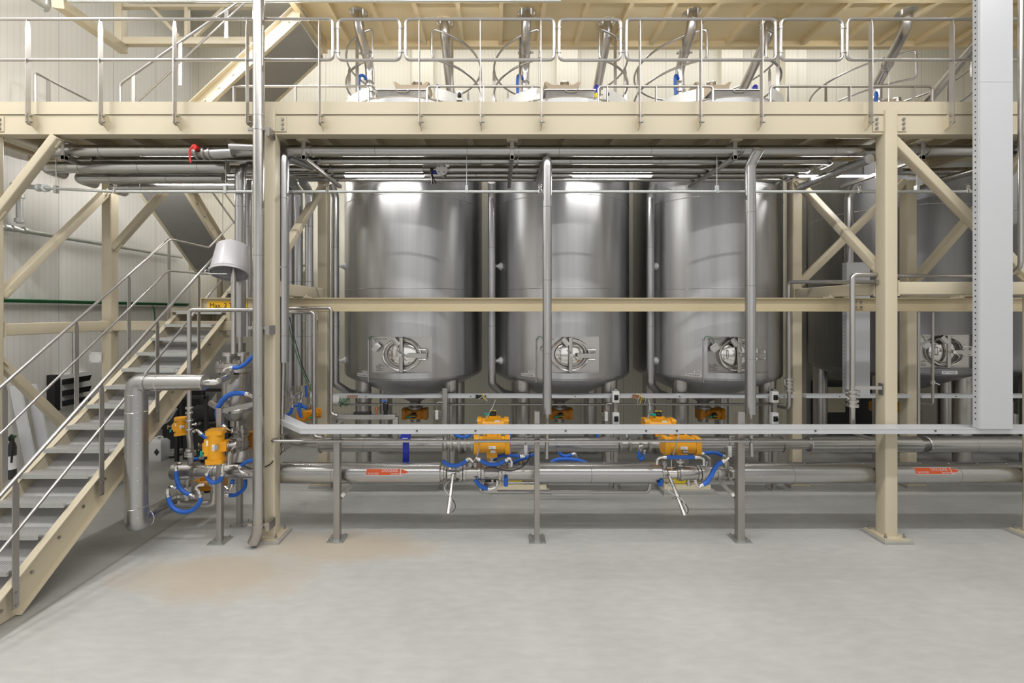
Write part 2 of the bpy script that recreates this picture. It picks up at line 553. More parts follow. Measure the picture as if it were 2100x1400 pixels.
batten((1.95, 7.2, 5.47), 'lit strip light under the deck in front of the second tank', group=GL, hang=.4)
batten((5.75, 7.2, 5.47), 'lit strip light under the deck between third and fourth tanks', group=GL, hang=.4)
batten((-4.05, 7.0, 8.27), 'long lit strip light hung beside the topmost stair flight', 1.66, 'lamp', hang=.3)

# ================================================================ steel frame
SH = 0.177
def column(x, y0, ztop, label, group, front=True):
    """Square hollow column, y0 its front face."""
    c = V(x, y0 + SH / 2, 0)
    t = thing('steel_column', label, 'column', (x, y0 + SH / 2, 0), group)
    m = MB().bar(c + V(0, 0, .06), c + V(0, 0, ztop), SH, SH, (0, 1, 0), .022)
    obj('shaft', m, 'cream', t)
    obj('base_plate', MB().box((x - .17, c.y - .17, .035), (x + .17, c.y + .17, .06)), 'cream', t)
    obj('grout_pad', MB().box((x - .2, c.y - .2, 0), (x + .2, c.y + .2, .035)), 'curb', t)
    for sx in (-1, 1):
        for sy in (-1, 1):
            obj('anchor_bolt', MB().lathe([(.017, .06), (.017, .085), (.010, .085), (.010, .115)], (x + sx * .13, c.y + sy * .13, 0), (0, 0, 1), 8), 'bolt', t)
    return t
GF, GB = 'cream columns along the deck edge', 'cream columns in the tank row'
column(-7.16, 6.0, 6.03, 'cream front column at the far end of the stair, mostly out of frame', GF)
column(-3.185, 6.0, 6.03, 'cream front column with a grey downpipe clamped to it', GF)
column(5.54, 6.0, 6.03, 'cream front column next to the tall light grey duct', GF)
column(7.65, 6.0, 6.03, 'cream front column just past the light grey duct', GF)
column(-7.16, 7.876, 5.62, 'cream rear column behind the stair handrails', GB)
column(-3.19, 7.876, 5.62, 'cream rear column before the first tank', GB)
column(5.54, 7.876, 5.62, 'cream rear column between third and fourth tanks', GB)
column(7.65, 7.876, 5.62, 'cream rear column in front of the fourth tank', GB)

def brace(p0, p1, label, w=.115, up=(0, 0, 1), plates=True):
    t = thing('diagonal_brace', label, 'brace', p0, 'cream diagonal braces')
    p0, p1 = Vector(p0), Vector(p1)
    obj('bar', MB().bar(p0, p1, w, w, up, .014), 'cream', t)
    d = (p1 - p0).normalized()
    s, u = axes(d, up)
    for e, sgn in ((p0, 1), (p1, -1)):
        obj('gusset', MB().bar(e - d * .02, e + d * .14 * sgn, .02, w * 1.5, up), 'cream', t)
    return t
brace((-7.1, 6.09, 4.55), (-6.22, 6.09, 5.68), 'cream knee brace under the deck edge at the stair side')
brace((-7.16, 6.2, 3.42), (-7.16, 7.9, 5.42), 'cream brace rising across the wall behind the stair handrail', up=(1, 0, 0))
brace((-7.16, 6.15, 2.52), (-7.16, 7.9, 0.35), 'cream brace sloping down behind the lower stair flight', up=(1, 0, 0))
brace((-7.08, 7.96, 4.38), (-5.98, 7.96, 5.62), 'cream knee brace from the rear column toward the stair soffit')
brace((-3.19, 6.2, 3.85), (-3.19, 7.9, 5.5), 'cream brace beside the bundle of upright insulated pipes', up=(1, 0, 0))
brace((5.54, 7.85, 5.55), (5.54, 6.15, 3.75), 'cream brace crossing in front of another beside the duct column', up=(1, 0, 0))
brace((5.62, 7.96, 3.72), (7.56, 7.96, 5.62), 'bright cream brace behind the crossing one, in front of the fourth tank')
brace((5.62, 6.09, 5.63), (7.56, 6.09, 3.68), 'large cream brace running down to the light grey duct')
brace((7.65, 7.85, 3.75), (7.65, 6.2, 5.5), 'cream brace rising behind the light grey duct', up=(1, 0, 0))

def beam(p0, p1, label, w=.14, h=.18, name='steel_beam', plate=True):
    t = thing(name, label, 'beam', p0)
    p0, p1 = Vector(p0), Vector(p1)
    obj('bar', MB().bar(p0, p1, w, h, (0, 0, 1), .014), 'cream', t)
    d = (p1 - p0).normalized()
    for e, s in ((p0, 1), (p1, -1)):
        obj('end_plate', MB().bar(e, e + d * .015 * s, w + .04, h + .04), 'cream', t)
    return t
beam((-7.16, 6.18, 2.94), (-7.16, 7.87, 2.94), 'cream tie beam running back beside the stair')
beam((-7.07, 7.96, 2.94), (-3.28, 7.96, 2.94), 'cream tie beam behind the stair treads')
beam((-3.19, 6.18, 3.53), (-3.19, 7.87, 3.53), 'cream tie beam above the hoist rail near the insulated pipe bundle')
beam((5.54, 6.18, 3.53), (5.54, 7.87, 3.53), 'cream tie beam above the hoist rail beside the third tank')
beam((7.65, 6.18, 3.53), (7.65, 7.87, 3.53), 'cream tie beam hidden behind the light grey duct')
beam((5.63, 6.09, 3.53), (7.56, 6.09, 3.53), 'cream tie beam along the front between duct and column')
for x, lab in ((-7.16, 'cream deck girder running back over the stair'), (-3.19, 'cream deck girder over the upright insulated pipes'), (5.54, 'cream deck girder over the crossed braces'), (7.65, 'cream deck girder behind the light grey duct')):
    beam((x, 6.18, 5.80), (x, 7.876, 5.80), lab, .14, .2)

# hoist rail: an I section hung under the tie beams
def cbeam(m, x0, x1, yf, z0, z1, w, tf=.012, tw=.01):
    """Channel with its web facing the viewer."""
    pts = [(yf, z0), (yf + w, z0), (yf + w, z0 + tf), (yf + tw, z0 + tf), (yf + tw, z1 - tf), (yf + w, z1 - tf), (yf + w, z1), (yf, z1)]
    return m.prism([(x0, y, z) for y, z in pts], (x1 - x0, 0, 0))
def ibeam(m, x0, x1, yc, z0, z1, w, tf=.012, tw=.01):
    pts = [(yc - w / 2, z0), (yc + w / 2, z0), (yc + w / 2, z0 + tf), (yc + tw / 2, z0 + tf), (yc + tw / 2, z1 - tf), (yc + w / 2, z1 - tf),
           (yc + w / 2, z1), (yc - w / 2, z1), (yc - w / 2, z1 - tf), (yc - tw / 2, z1 - tf), (yc - tw / 2, z0 + tf), (yc - w / 2, z0 + tf)]
    return m.prism([(x0, y, z) for y, z in pts], (x1 - x0, 0, 0))
t = thing('hoist_rail', 'long cream hoist rail crossing in front of the tanks, marked with its load limit', 'beam', (0, 7.0, 3.2))
obj('rail_section', ibeam(MB(), -4.77, 9.6, 7.0, 3.205, 3.425, .12), 'cream_shaded', t)
obj('end_stop', MB().box((-4.785, 6.945, 3.2), (-4.77, 7.055, 3.43)), 'cream_shaded', t)
for x in (-3.19, 5.54, 7.65):
    for s in (-1, 1):
        obj('clamp', MB().box((x + s * .12 - .04, 6.93, 3.425), (x + s * .12 + .04, 7.07, 3.45)).lathe([(.014, 3.45), (.014, 3.48)], (x + s * .12, 6.95, 0), (0, 0, 1), 6), 'cream', t)
jp = obj('splice_plate', MB().box((5.80, 6.985, 3.24), (5.99, 6.995, 3.39)), 'cream_shaded', t)
for i in (0, 1):
    for j in (0, 1):
        obj('splice_bolt', MB().lathe([(.018, -.015), (.018, .01)], (5.85 + i * .09, 6.978, 3.275 + j * .08), (0, 1, 0), 6), 'bolt', jp)
sg = obj('load_sign', MB().box((-4.68, 6.985, 3.235), (-4.05, 6.992, 3.375)), 'sign', t, label='yellow load limit sign')
text_mesh('Max. 2 T', .105, lambda u, v: V(-4.66 + u, 6.982, 3.268 + v), 'ink', sg)

# ================================================================ mezzanine deck
DK = thing('platform_deck', 'long cream steel walkway deck crossing the whole hall at mid height', 'platform', (0, 6.1, 6.0))
DX0, DX1 = -8.15, 12.8
cuts = [DX0, -7.16, -3.185, 5.54, 7.65, DX1]
for i in range(len(cuts) - 1):
    a = cuts[i] + (0 if i == 0 else SH / 2)
    b = cuts[i + 1] - (0 if i == len(cuts) - 2 else SH / 2)
    eb = obj('edge_beam', cbeam(MB(), a, b, 6.045, 5.70, 5.97, .165, .014, .012), 'cream', DK)
    for e, s in ((a, 1), (b, -1)):
        if -8 < e < 12:
            pl = obj('end_plate', MB().box((min(e, e + s * .15), 6.033, 5.735), (max(e, e + s * .15), 6.045, 5.95)), 'cream', eb)
            for k in range(3):
                obj('end_bolt', MB().lathe([(.02, -.018), (.02, .006)], (e + s * .10, 6.035, 5.775 + k * .065), (0, 1, 0), 6), 'bolt', eb)
obj('kick_plate', MB().box((DX0, 6.03, 5.974), (DX1, 6.04, 6.15)), 'cream', DK)
obj('deck_plate', MB().box((DX0, 6.04, 6.0), (DX1, 7.55, 6.015)), 'cream_shaded', DK)
obj('deck_plate', MB().box((-6.3, 7.55, 6.0), (-3.4, 8.6, 6.015)), 'cream_shaded', DK)
obj('deck_plate', MB().box((DX0, 7.55, 6.0), (-6.3, 8.3, 6.015)), 'cream_shaded', DK)
obj('back_beam', MB().box((DX0, 7.47, 5.84), (DX1, 7.55, 6.0)), 'cream_shaded', DK)
x = -7.9
while x < 12.5:
    obj('joist', MB().bar((x, 6.2, 5.93), (x, 7.48, 5.93), .09, .14), 'cream', DK)
    x += .75

UD = thing('upper_platform', 'cream ribbed underside of the upper walkway with duct holes', 'platform', (4, 8, 8.6))
holes = [(-2.49, 7.76), (-.957, 8.02), (.55, 7.76), (2.08, 8.02), (3.555, 7.76), (5.09, 8.02), (7.43, 7.76), (9.1, 8.02)]
HR = .158
def holed(m, x0, x1, y0, y1, z, hx, hy, r, n=32):
    ring, outer = [], []
    angs = sorted([2 * PI * k / n for k in range(n)] + [math.atan2(b - hy, a - hx) % (2 * PI) for a in (x0, x1) for b in (y0, y1)])
    for a in angs:
        c, s = math.cos(a), math.sin(a)
        ts = []
        if c > 1e-9: ts.append((x1 - hx) / c)
        if c < -1e-9: ts.append((x0 - hx) / c)
        if s > 1e-9: ts.append((y1 - hy) / s)
        if s < -1e-9: ts.append((y0 - hy) / s)
        k = min(ts)
        ring.append((hx + r * c, hy + r * s, z)); outer.append((hx + k * c, hy + k * s, z))
    q = len(angs)
    m.add(ring + outer, [(i, (i + 1) % q, q + (i + 1) % q, q + i) for i in range(q)])
pm = MB()
xs = [-3.45] + [(holes[i][0] + holes[i + 1][0]) / 2 for i in range(len(holes) - 1)] + [13.2]
for i, (hx, hy) in enumerate(holes):
    holed(pm, xs[i], xs[i + 1], 7.3, 8.66, 8.62, hx, hy, HR)
obj('plate', pm, 'cream_upper_lit', UD)
for k in range(-4, 18):
    xx = .09 + .755 * k
    obj('joist', MB().bar((xx, 7.38, 8.57), (xx, 8.6, 8.57), .075, .10), 'cream_upper_lit', UD)
obj('front_beam', MB().box((-3.45, 7.25, 8.52), (13.2, 7.40, 8.72)), 'cream_upper_lit', UD)
obj('back_beam', MB().box((-3.45, 8.58, 8.50), (13.2, 8.68, 8.66)), 'cream_upper_lit', UD)
obj('side_beam', MB().box((-3.5, 7.25, 8.42), (-3.4, 8.68, 8.66)), 'cream_upper_lit', UD)
for hx, hy in holes[:6]:
    obj('hole_collar', MB().lathe([(HR + .004, 8.60), (HR + .004, 8.64), (HR - .004, 8.64), (HR - .004, 8.60)], (hx, hy, 0), (0, 0, 1), 32, caps=False), 'cream_upper_lit', UD)

# braced frame far up by the side wall
t = thing('roof_frame', 'cream braced steel frame high up near the corner above the stair', 'frame', (-6.2, 8.5, 8))
obj('rafter', MB().bar(P(118, 5, 6.6), P(252, 100, 8.2), .16, .16, (0, 0, 1), .015), 'cream', t)
obj('upright', MB().bar(P(248, -20, 8.2), P(248, 106, 8.2), .15, .15, (0, 1, 0), .015), 'cream', t)
obj('bottom_chord', MB().bar(P(255, 86, 8.2), P(520, 86, 8.2), .12, .14, (0, 0, 1), .012), 'cream', t)
obj('top_chord', MB().bar(P(255, 14, 8.2), P(520, 14, 8.2), .10, .06, (0, 0, 1), .01), 'cream', t)
obj('web_post', MB().bar(P(384, 14, 8.2), P(384, 86, 8.2), .075, .075, (0, 1, 0), .01), 'cream', t)
obj('web_diagonal', MB().bar(P(310, 14, 8.2), P(368, 76, 8.2), .06, .06, (0, 0, 1), .01), 'cream', t)
obj('web_diagonal', MB().bar(P(400, 76, 8.2), P(462, 14, 8.2), .06, .06, (0, 0, 1), .01), 'cream', t)

# ================================================================ deck railing
RY = 5.935
ZT, ZM = 7.245, 6.68
GR = 'rail sections along the deck edge'
def railing(x0, x1, posts, label, open_left=False, open_right=False):
    t = thing('guard_rail', label, 'railing', ((x0 + x1) / 2, RY, 6.1), GR)
    if open_left:
        pts = bend([(x0, RY, ZT), (x1, RY, ZT), (x1, RY, ZM), (x0, RY, ZM)], .075)
        obj('rail_loop', MB().tube(pts, .021, 10), 'rail', t)
    elif open_right:
        pts = bend([(x1, RY, ZT), (x0, RY, ZT), (x0, RY, ZM), (x1, RY, ZM)], .075)
        obj('rail_loop', MB().tube(pts, .021, 10), 'rail', t)
    else:
        pts = closed_bend([(x0, RY, ZT), (x1, RY, ZT), (x1, RY, ZM), (x0, RY, ZM)], .075)
        obj('rail_loop', MB().tube(pts, .021, 10, closed=True), 'rail', t)
    for x in posts:
        m = MB()
        poly = [(x - .005, 5.903, 5.815), (x - .005, 5.93, 5.785), (x - .005, 5.97, 5.785), (x - .005, 5.97, 7.13), (x - .005, 5.95, 7.225), (x - .005, 5.92, 7.225), (x - .005, 5.903, 7.13)]
        m.prism(poly, (.01, 0, 0))
        po = obj('post', m, 'rail', t)
        obj('tab', MB().prism([(x + .005, 5.935, 5.81), (x + .005, 6.05, 5.74), (x + .005, 6.05, 5.95), (x + .005, 5.935, 5.95)], (.012, 0, 0)), 'cream', po)
        for z in (5.83, 5.915):
            obj('post_bolt', MB().lathe([(.014, -.012), (.014, .045), (.008, .045), (.008, .06)], (x, 5.95, z), (1, 0, 0), 8), 'bolt', po)
    return t
def rx(px):
    return (px - CX) / F * 5.935
def px_posts(*a):
    return [rx(p) for p in a]
railing(-8.1, rx(683), px_posts(57, 206, 358, 507, 655), 'deck rail section over the stair, open toward the side wall', open_left=True)
railing(rx(832), rx(1136), px_posts(860, 985, 1109), 'deck rail section with three posts above the gap between first and second tanks')
railing(rx(1284), rx(1590), px_posts(1312, 1437, 1562), 'deck rail section with three posts above the third tank')
railing(rx(1737), 12.6, px_posts(1786, 1952, 2140, 2300), 'deck rail section running past the light grey duct', open_right=True)
def gate(x0, x1, label):
    t = thing('rail_gate', label, 'gate', ((x0 + x1) / 2, RY, 6.7), 'lift-out loops in the deck rail')
    obj('gate_loop', MB().tube(closed_bend([(x0, RY - .01, ZT - .01), (x1, RY - .01, ZT - .01), (x1, RY - .01, ZM - .01), (x0, RY - .01, ZM - .01)], .085), .021, 10, closed=True), 'rail', t)
    for x, s in ((x0, -1), (x1, 1)):
        for z in (ZT - .13, ZM + .1):
            c = obj('clamp', MB().lathe([(.027, -.014), (.027, .014)], (x, RY - .01, z), (0, 0, 1), 12), 'bolt', t)
            obj('link', MB().tube([(x + s * .02, RY - .01, z), (x + s * .066, RY - .01, z)], .007, 8), 'bolt', c)
gate(rx(694), rx(821), 'square lift-out rail loop above the first tank')
gate(rx(1146), rx(1272), 'square lift-out rail loop above the second tank')
gate(rx(1600), rx(1726), 'square lift-out rail loop above the duct column brace')

# inner rail along the back edge of the deck, broken in front of each tank hatch
def inner_rail(p0, p1, posts, label, slope=False):
    y = 7.5
    a, b = P(p0, 177, y), P(p1, 177, y)
    t = thing('inner_guard_rail', label, 'railing', ((a.x + b.x) / 2, y, 6.1), 'rail lengths at the tank side of the deck')
    if slope:
        pts = [a + V(-.33, 0, -.36), a, b, V(b.x, y, 6.02)]
    else:
        pts = [V(a.x, y, 6.02), a, b, V(b.x, y, 6.02)]
    obj('top_rail', MB().tube(bend(pts, .07), .021, 10), 'rail', t)
    for p in posts:
        x = P(p, 177, y).x
        obj('post', MB().box((x - .006, y - .03, 6.015), (x + .006, y + .03, a.z - .015)), 'rail', t)
inner_rail(470, 756, (480, 607, 735), 'low stainless rail at the tank side before the first tank', slope=True)
inner_rail(876, 1111, (897, 992, 1091), 'low stainless rail at the tank side between first and second tanks')
inner_rail(1227, 1462, (1245, 1345, 1430), 'low stainless rail at the tank side between second and third tanks')
inner_rail(1580, 1912, (1617, 1742, 1873), 'low stainless rail at the tank side past the third tank')

# wall side rail on the deck
t = thing('wall_side_rail', 'stainless rail on the deck close to the off-white side wall', 'railing', (-7.75, 7.2, 6.0))
obj('top_rail', MB().tube(bend([(-7.75, 7.22, 6.015), (-7.75, 7.22, 7.22), (-7.75, 8.9, 7.22), (-7.75, 8.9, 6.7)], .06), .021, 10), 'rail', t)
obj('post', MB().box((-7.78, 7.42, 6.0), (-7.72, 7.44, 7.2)), 'rail', t)
# ================================================================ stairs
def flight(name, label, origin, run, side, n, rise, going, width, rails=(), soffit=False, zoff_top=-.14, depth=.40, lowcut=True, rail_ext=(0, 0), first=0, mesh_treads=True, channel=True):
    """A straight flight. origin: nosing of step 0 at the run-wise start on the centre line; run, side: unit vectors."""
    o, run, side = Vector(origin), Vector(run), Vector(side)
    t = thing(name, label, 'stair', origin)
    s = rise / going
    def pt(d, w, dz):
        return o + run * d + side * w + V(0, 0, s * d + dz)
    d0, d1 = -going * (first + .6), going * (n - 1) + .12
    for w in (-width / 2 - .01, width / 2 + .01):
        sg = 1 if w > 0 else -1
        m = MB()
        da, de = d0, d0
        if pt(d0, w, zoff_top).z < 0.01:
            da = d0 + (0.01 - pt(d0, w, zoff_top).z) / s
        if pt(d0, w, zoff_top - depth).z < 0.01:
            de = d0 + (0.01 - pt(d0, w, zoff_top - depth).z) / s
        a, b = pt(da, w, zoff_top), pt(d1, w, zoff_top)
        c, e = pt(d1, w, zoff_top - depth), pt(de, w, zoff_top - depth)
        poly = [a, b, c, e]
        m.prism([p - side * .005 for p in poly], side * .010)
        st = obj('stringer', m, 'cream', t)
        # channel flanges turned outward
        f1 = MB().bar(a, b, .09, .012, (0, 0, 1)); f1.v = [tuple(Vector(v) + side * sg * .04) for v in f1.v]
        obj('flange', f1, 'cream', st)
        f2 = MB().bar(e if e.z > .01 else e, c, .07, .012, (0, 0, 1)); f2.v = [tuple(Vector(v) + side * sg * .03) for v in f2.v]
        obj('flange', f2, 'cream', st)
        for k in range(n):
            if (k % 1) == 0:
                q = pt(going * (k - .25), w, zoff_top - depth * .45)
                if q.z > .1:
                    obj('tread_bolt', MB().lathe([(.016, 0), (.016, .02)], q + side * sg * .004, side * sg, 6), 'bolt', st)
    for k in range(-first, n):
        c0 = o + run * (going * k) + V(0, 0, rise * k)
        if c0.z < .08:
            continue
        m = MB()
        a = c0 - side * width / 2
        TD = going * .70
        # mesh tread with turned-down nosing
        prof = [V(0, 0, -.045), V(0, 0, 0), run * TD, run * TD + V(0, 0, -.03), run * (TD - .012) + V(0, 0, -.03), run * (TD - .012) + V(0, 0, -.004), run * .012 + V(0, 0, -.004), run * .012 + V(0, 0, -.045)]
        m.prism([a + p for p in prof], side * width)
        tr = obj('tread', m, 'grating', t)
        obj('nosing', MB().bar(a + V(0, 0, -.02) - run * .002, a + side * width + V(0, 0, -.02) - run * .002, .006, .05, (0, 0, 1)), 'galv', tr)
    if soffit:
        m = MB()
        zz = -.30 if isinstance(soffit, str) else zoff_top - depth
        dd = d0 + (.35 if isinstance(soffit, str) else 0)
        a, b = pt(dd, -width / 2 - .01, zz), pt(d1, -width / 2 - .01, zz)
        m.prism([a, b, b + V(0, 0, .01), a + V(0, 0, .01)], side * (width + .02))
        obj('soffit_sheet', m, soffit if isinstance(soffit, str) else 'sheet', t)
    return t, pt

# ---- first flight, rising away from the viewer
SW = 0.84
SXC = -5.49
st, pt = flight('stair_flight', 'lowest stair flight with mesh treads and cream stringers rising from the floor', (SXC, 4.45, .5), (0, 1, 0), (1, 0, 0), 13, .225, .29, SW, first=2, zoff_top=-.10, depth=.44, soffit='tread_sheet')
ss = .225 / .29
def stair_rail(w, label, hi, mid, d0, d1, posts, tail_hi=(), tail_mid=(), head=True, px=None):
    t = thing('stair_handrail', label, 'railing', pt(0, w, 0), 'handrails of the lowest flight')
    (ya, za), (yb, zb_) = hi
    rk = (zb_ - za) / (yb - ya)
    xw = SXC + w
    def rz(y):
        return za + rk * (y - ya)
    top = [V(xw, d0, rz(d0)), V(xw, yb, zb_)] + [Vector(p) for p in tail_hi]
    mm = [V(xw, d0, rz(d0) - mid), V(xw, yb - .03, rz(yb - .03) - mid)] + [Vector(p) for p in tail_mid]
    obj('top_rail', MB().tube(bend(top, .06), .021, 10), 'rail', t)
    obj('mid_rail', MB().tube(bend(mm, .05), .017, 10), 'rail', t)
    for d in posts:
        a, b = V(xw, d, 0) + V(0, 0, pt(d - 4.45, w, -.36).z), V(xw, d, rz(d) - .02)
        po = obj('post', MB().loft([[a + V(-.006, -.03, 0), a + V(.006, -.03, 0), a + V(.006, .03, 0), a + V(-.006, .03, 0)],
                               [b + V(-.006, -.03, -.08), b + V(.006, -.03, -.08), b + V(.006, .03, -.08), b + V(-.006, .03, -.08)],
                               [b + V(-.006, -.012, 0), b + V(.006, -.012, 0), b + V(.006, .012, 0), b + V(-.006, .012, 0)]]), 'post', t)
        for z in (-.33, -.2):
            obj('post_bolt', MB().lathe([(.012, 0), (.012, .012)], pt(d - 4.45, w, z) + V(.006, 0, 0), (1, 0, 0), 6), 'bolt', po)
    return t
YE = 7.93
stair_rail(.52, 'handrail on the open side of the lowest flight, nearest the insulated elbow pipe', ((4.3, 1.353), (8.0, 4.536)), .56, 3.9, 8.0, (4.44, 5.41, 6.30, 7.18),
           [(SXC + .52, 8.9, 4.536)], [(SXC + .52, 8.9, 3.976)])
stair_rail(-.52, 'handrail on the wall side of the lowest flight, turning level at the landing', ((5.2, 2.278), (7.9, 4.54)), .56, 4.3, 7.9, (5.25, 6.15, 7.03, 7.89),
           [(SXC - .52, 8.98, 4.54), (SXC - .52, 10.0, 5.40)], [(SXC - .52, 8.98, 3.98), (SXC - .52, 10.0, 4.84)])
# landing
t = thing('stair_landing', 'mesh landing with cream edge beams at the top of the lowest flight', 'landing', (SXC, 8.5, 3.2))
obj('deck_grating', MB().box((SXC - .5, YE, 3.19), (SXC + .5, 9.1, 3.22)), 'grating', t)
obj('edge_beam', MB().box((SXC - .55, 9.05, 3.0), (SXC + .55, 9.12, 3.22)), 'cream', t)
obj('edge_beam', MB().box((SXC - .57, YE, 3.0), (SXC - .5, 9.1, 3.28)), 'cream', t)
obj('edge_beam', MB().box((SXC + .5, YE, 3.0), (SXC + .57, 9.1, 3.28)), 'cream', t)
obj('leg', MB().box((SXC + .5, 8.9, 0), (SXC + .57, 8.97, 3.0)), 'post', t)
# second flight, same direction
flight('stair_flight', 'short second flight going on from the landing', (SXC, 9.15, 3.42), (0, 1, 0), (1, 0, 0), 5, .225, .27, SW, zoff_top=-.10, depth=.36, soffit='tread_sheet')
# intermediate landing at the back
t = thing('stair_landing', 'cream framed landing near the back wall under the grey soffit', 'landing', (-6.2, 10.9, 4.4))
obj('deck_grating', MB().box((-7.4, 10.4, 4.39), (-4.9, 11.4, 4.42)), 'grating', t)
obj('edge_beam', MB().box((-7.4, 10.33, 4.2), (-4.9, 10.4, 4.44)), 'cream', t)
obj('leg', MB().box((-7.35, 11.3, 0), (-7.25, 11.4, 4.2)), 'cream', t)
obj('leg', MB().box((-5.0, 11.3, 0), (-4.9, 11.4, 4.2)), 'cream', t)
# third flight, returning toward the viewer, seen from below
flight('stair_flight', 'returning stair flight seen from below as a grey soffit under the deck', (-6.78, 10.25, 4.72), (0, -1, 0), (1, 0, 0), 8, .215, .245, .86, soffit=True, zoff_top=-.12, depth=.32)
t = thing('stair_handrail', 'thin handrail of the returning flight above the yellowish stringer', 'railing', (-6.2, 10, 5), None)
obj('top_rail', MB().tube([P(490, 470, 9.9), P(420, 372, 8.6)], .02, 8), 'rail', t)
obj('mid_rail', MB().tube([P(490, 436, 9.9), P(446, 376, 8.8)], .017, 8), 'rail', t)
obj('post', MB().bar(P(457, 500, 9.6), P(457, 392, 9.0), .012, .06), 'rail', t)
# fourth flight: along x on the deck, climbing to the upper walkway
fl4, pt4 = flight('stair_flight', 'topmost stair flight above the deck with grey soffit and cream stringer', (-6.0, 8.0, 6.24), (1, 0, 0), (0, 1, 0), 11, .228, .245, .98, soffit=True, zoff_top=-.06, depth=.33)
t = thing('stair_handrail', 'double handrail of the topmost flight above the deck', 'railing', (-6.0, 7.45, 6.1))
hy = 7.46
obj('top_rail', MB().tube(bend([P(247, 220, hy), P(247, 172, hy), P(490, 2, hy)], .06), .021, 10), 'rail', t)
obj('mid_rail', MB().tube([P(268, 222, hy), P(505, 2, hy)], .018, 10), 'rail', t)
for p in ((274, 152, 225), (370, 85, 175), (464, 20, 78)):
    a, b = P(p[0], p[2], hy), P(p[0], p[1], hy)
    obj('post', MB().box((a.x - .03, hy - .006, a.z), (a.x + .03, hy + .006, b.z)), 'rail', t)
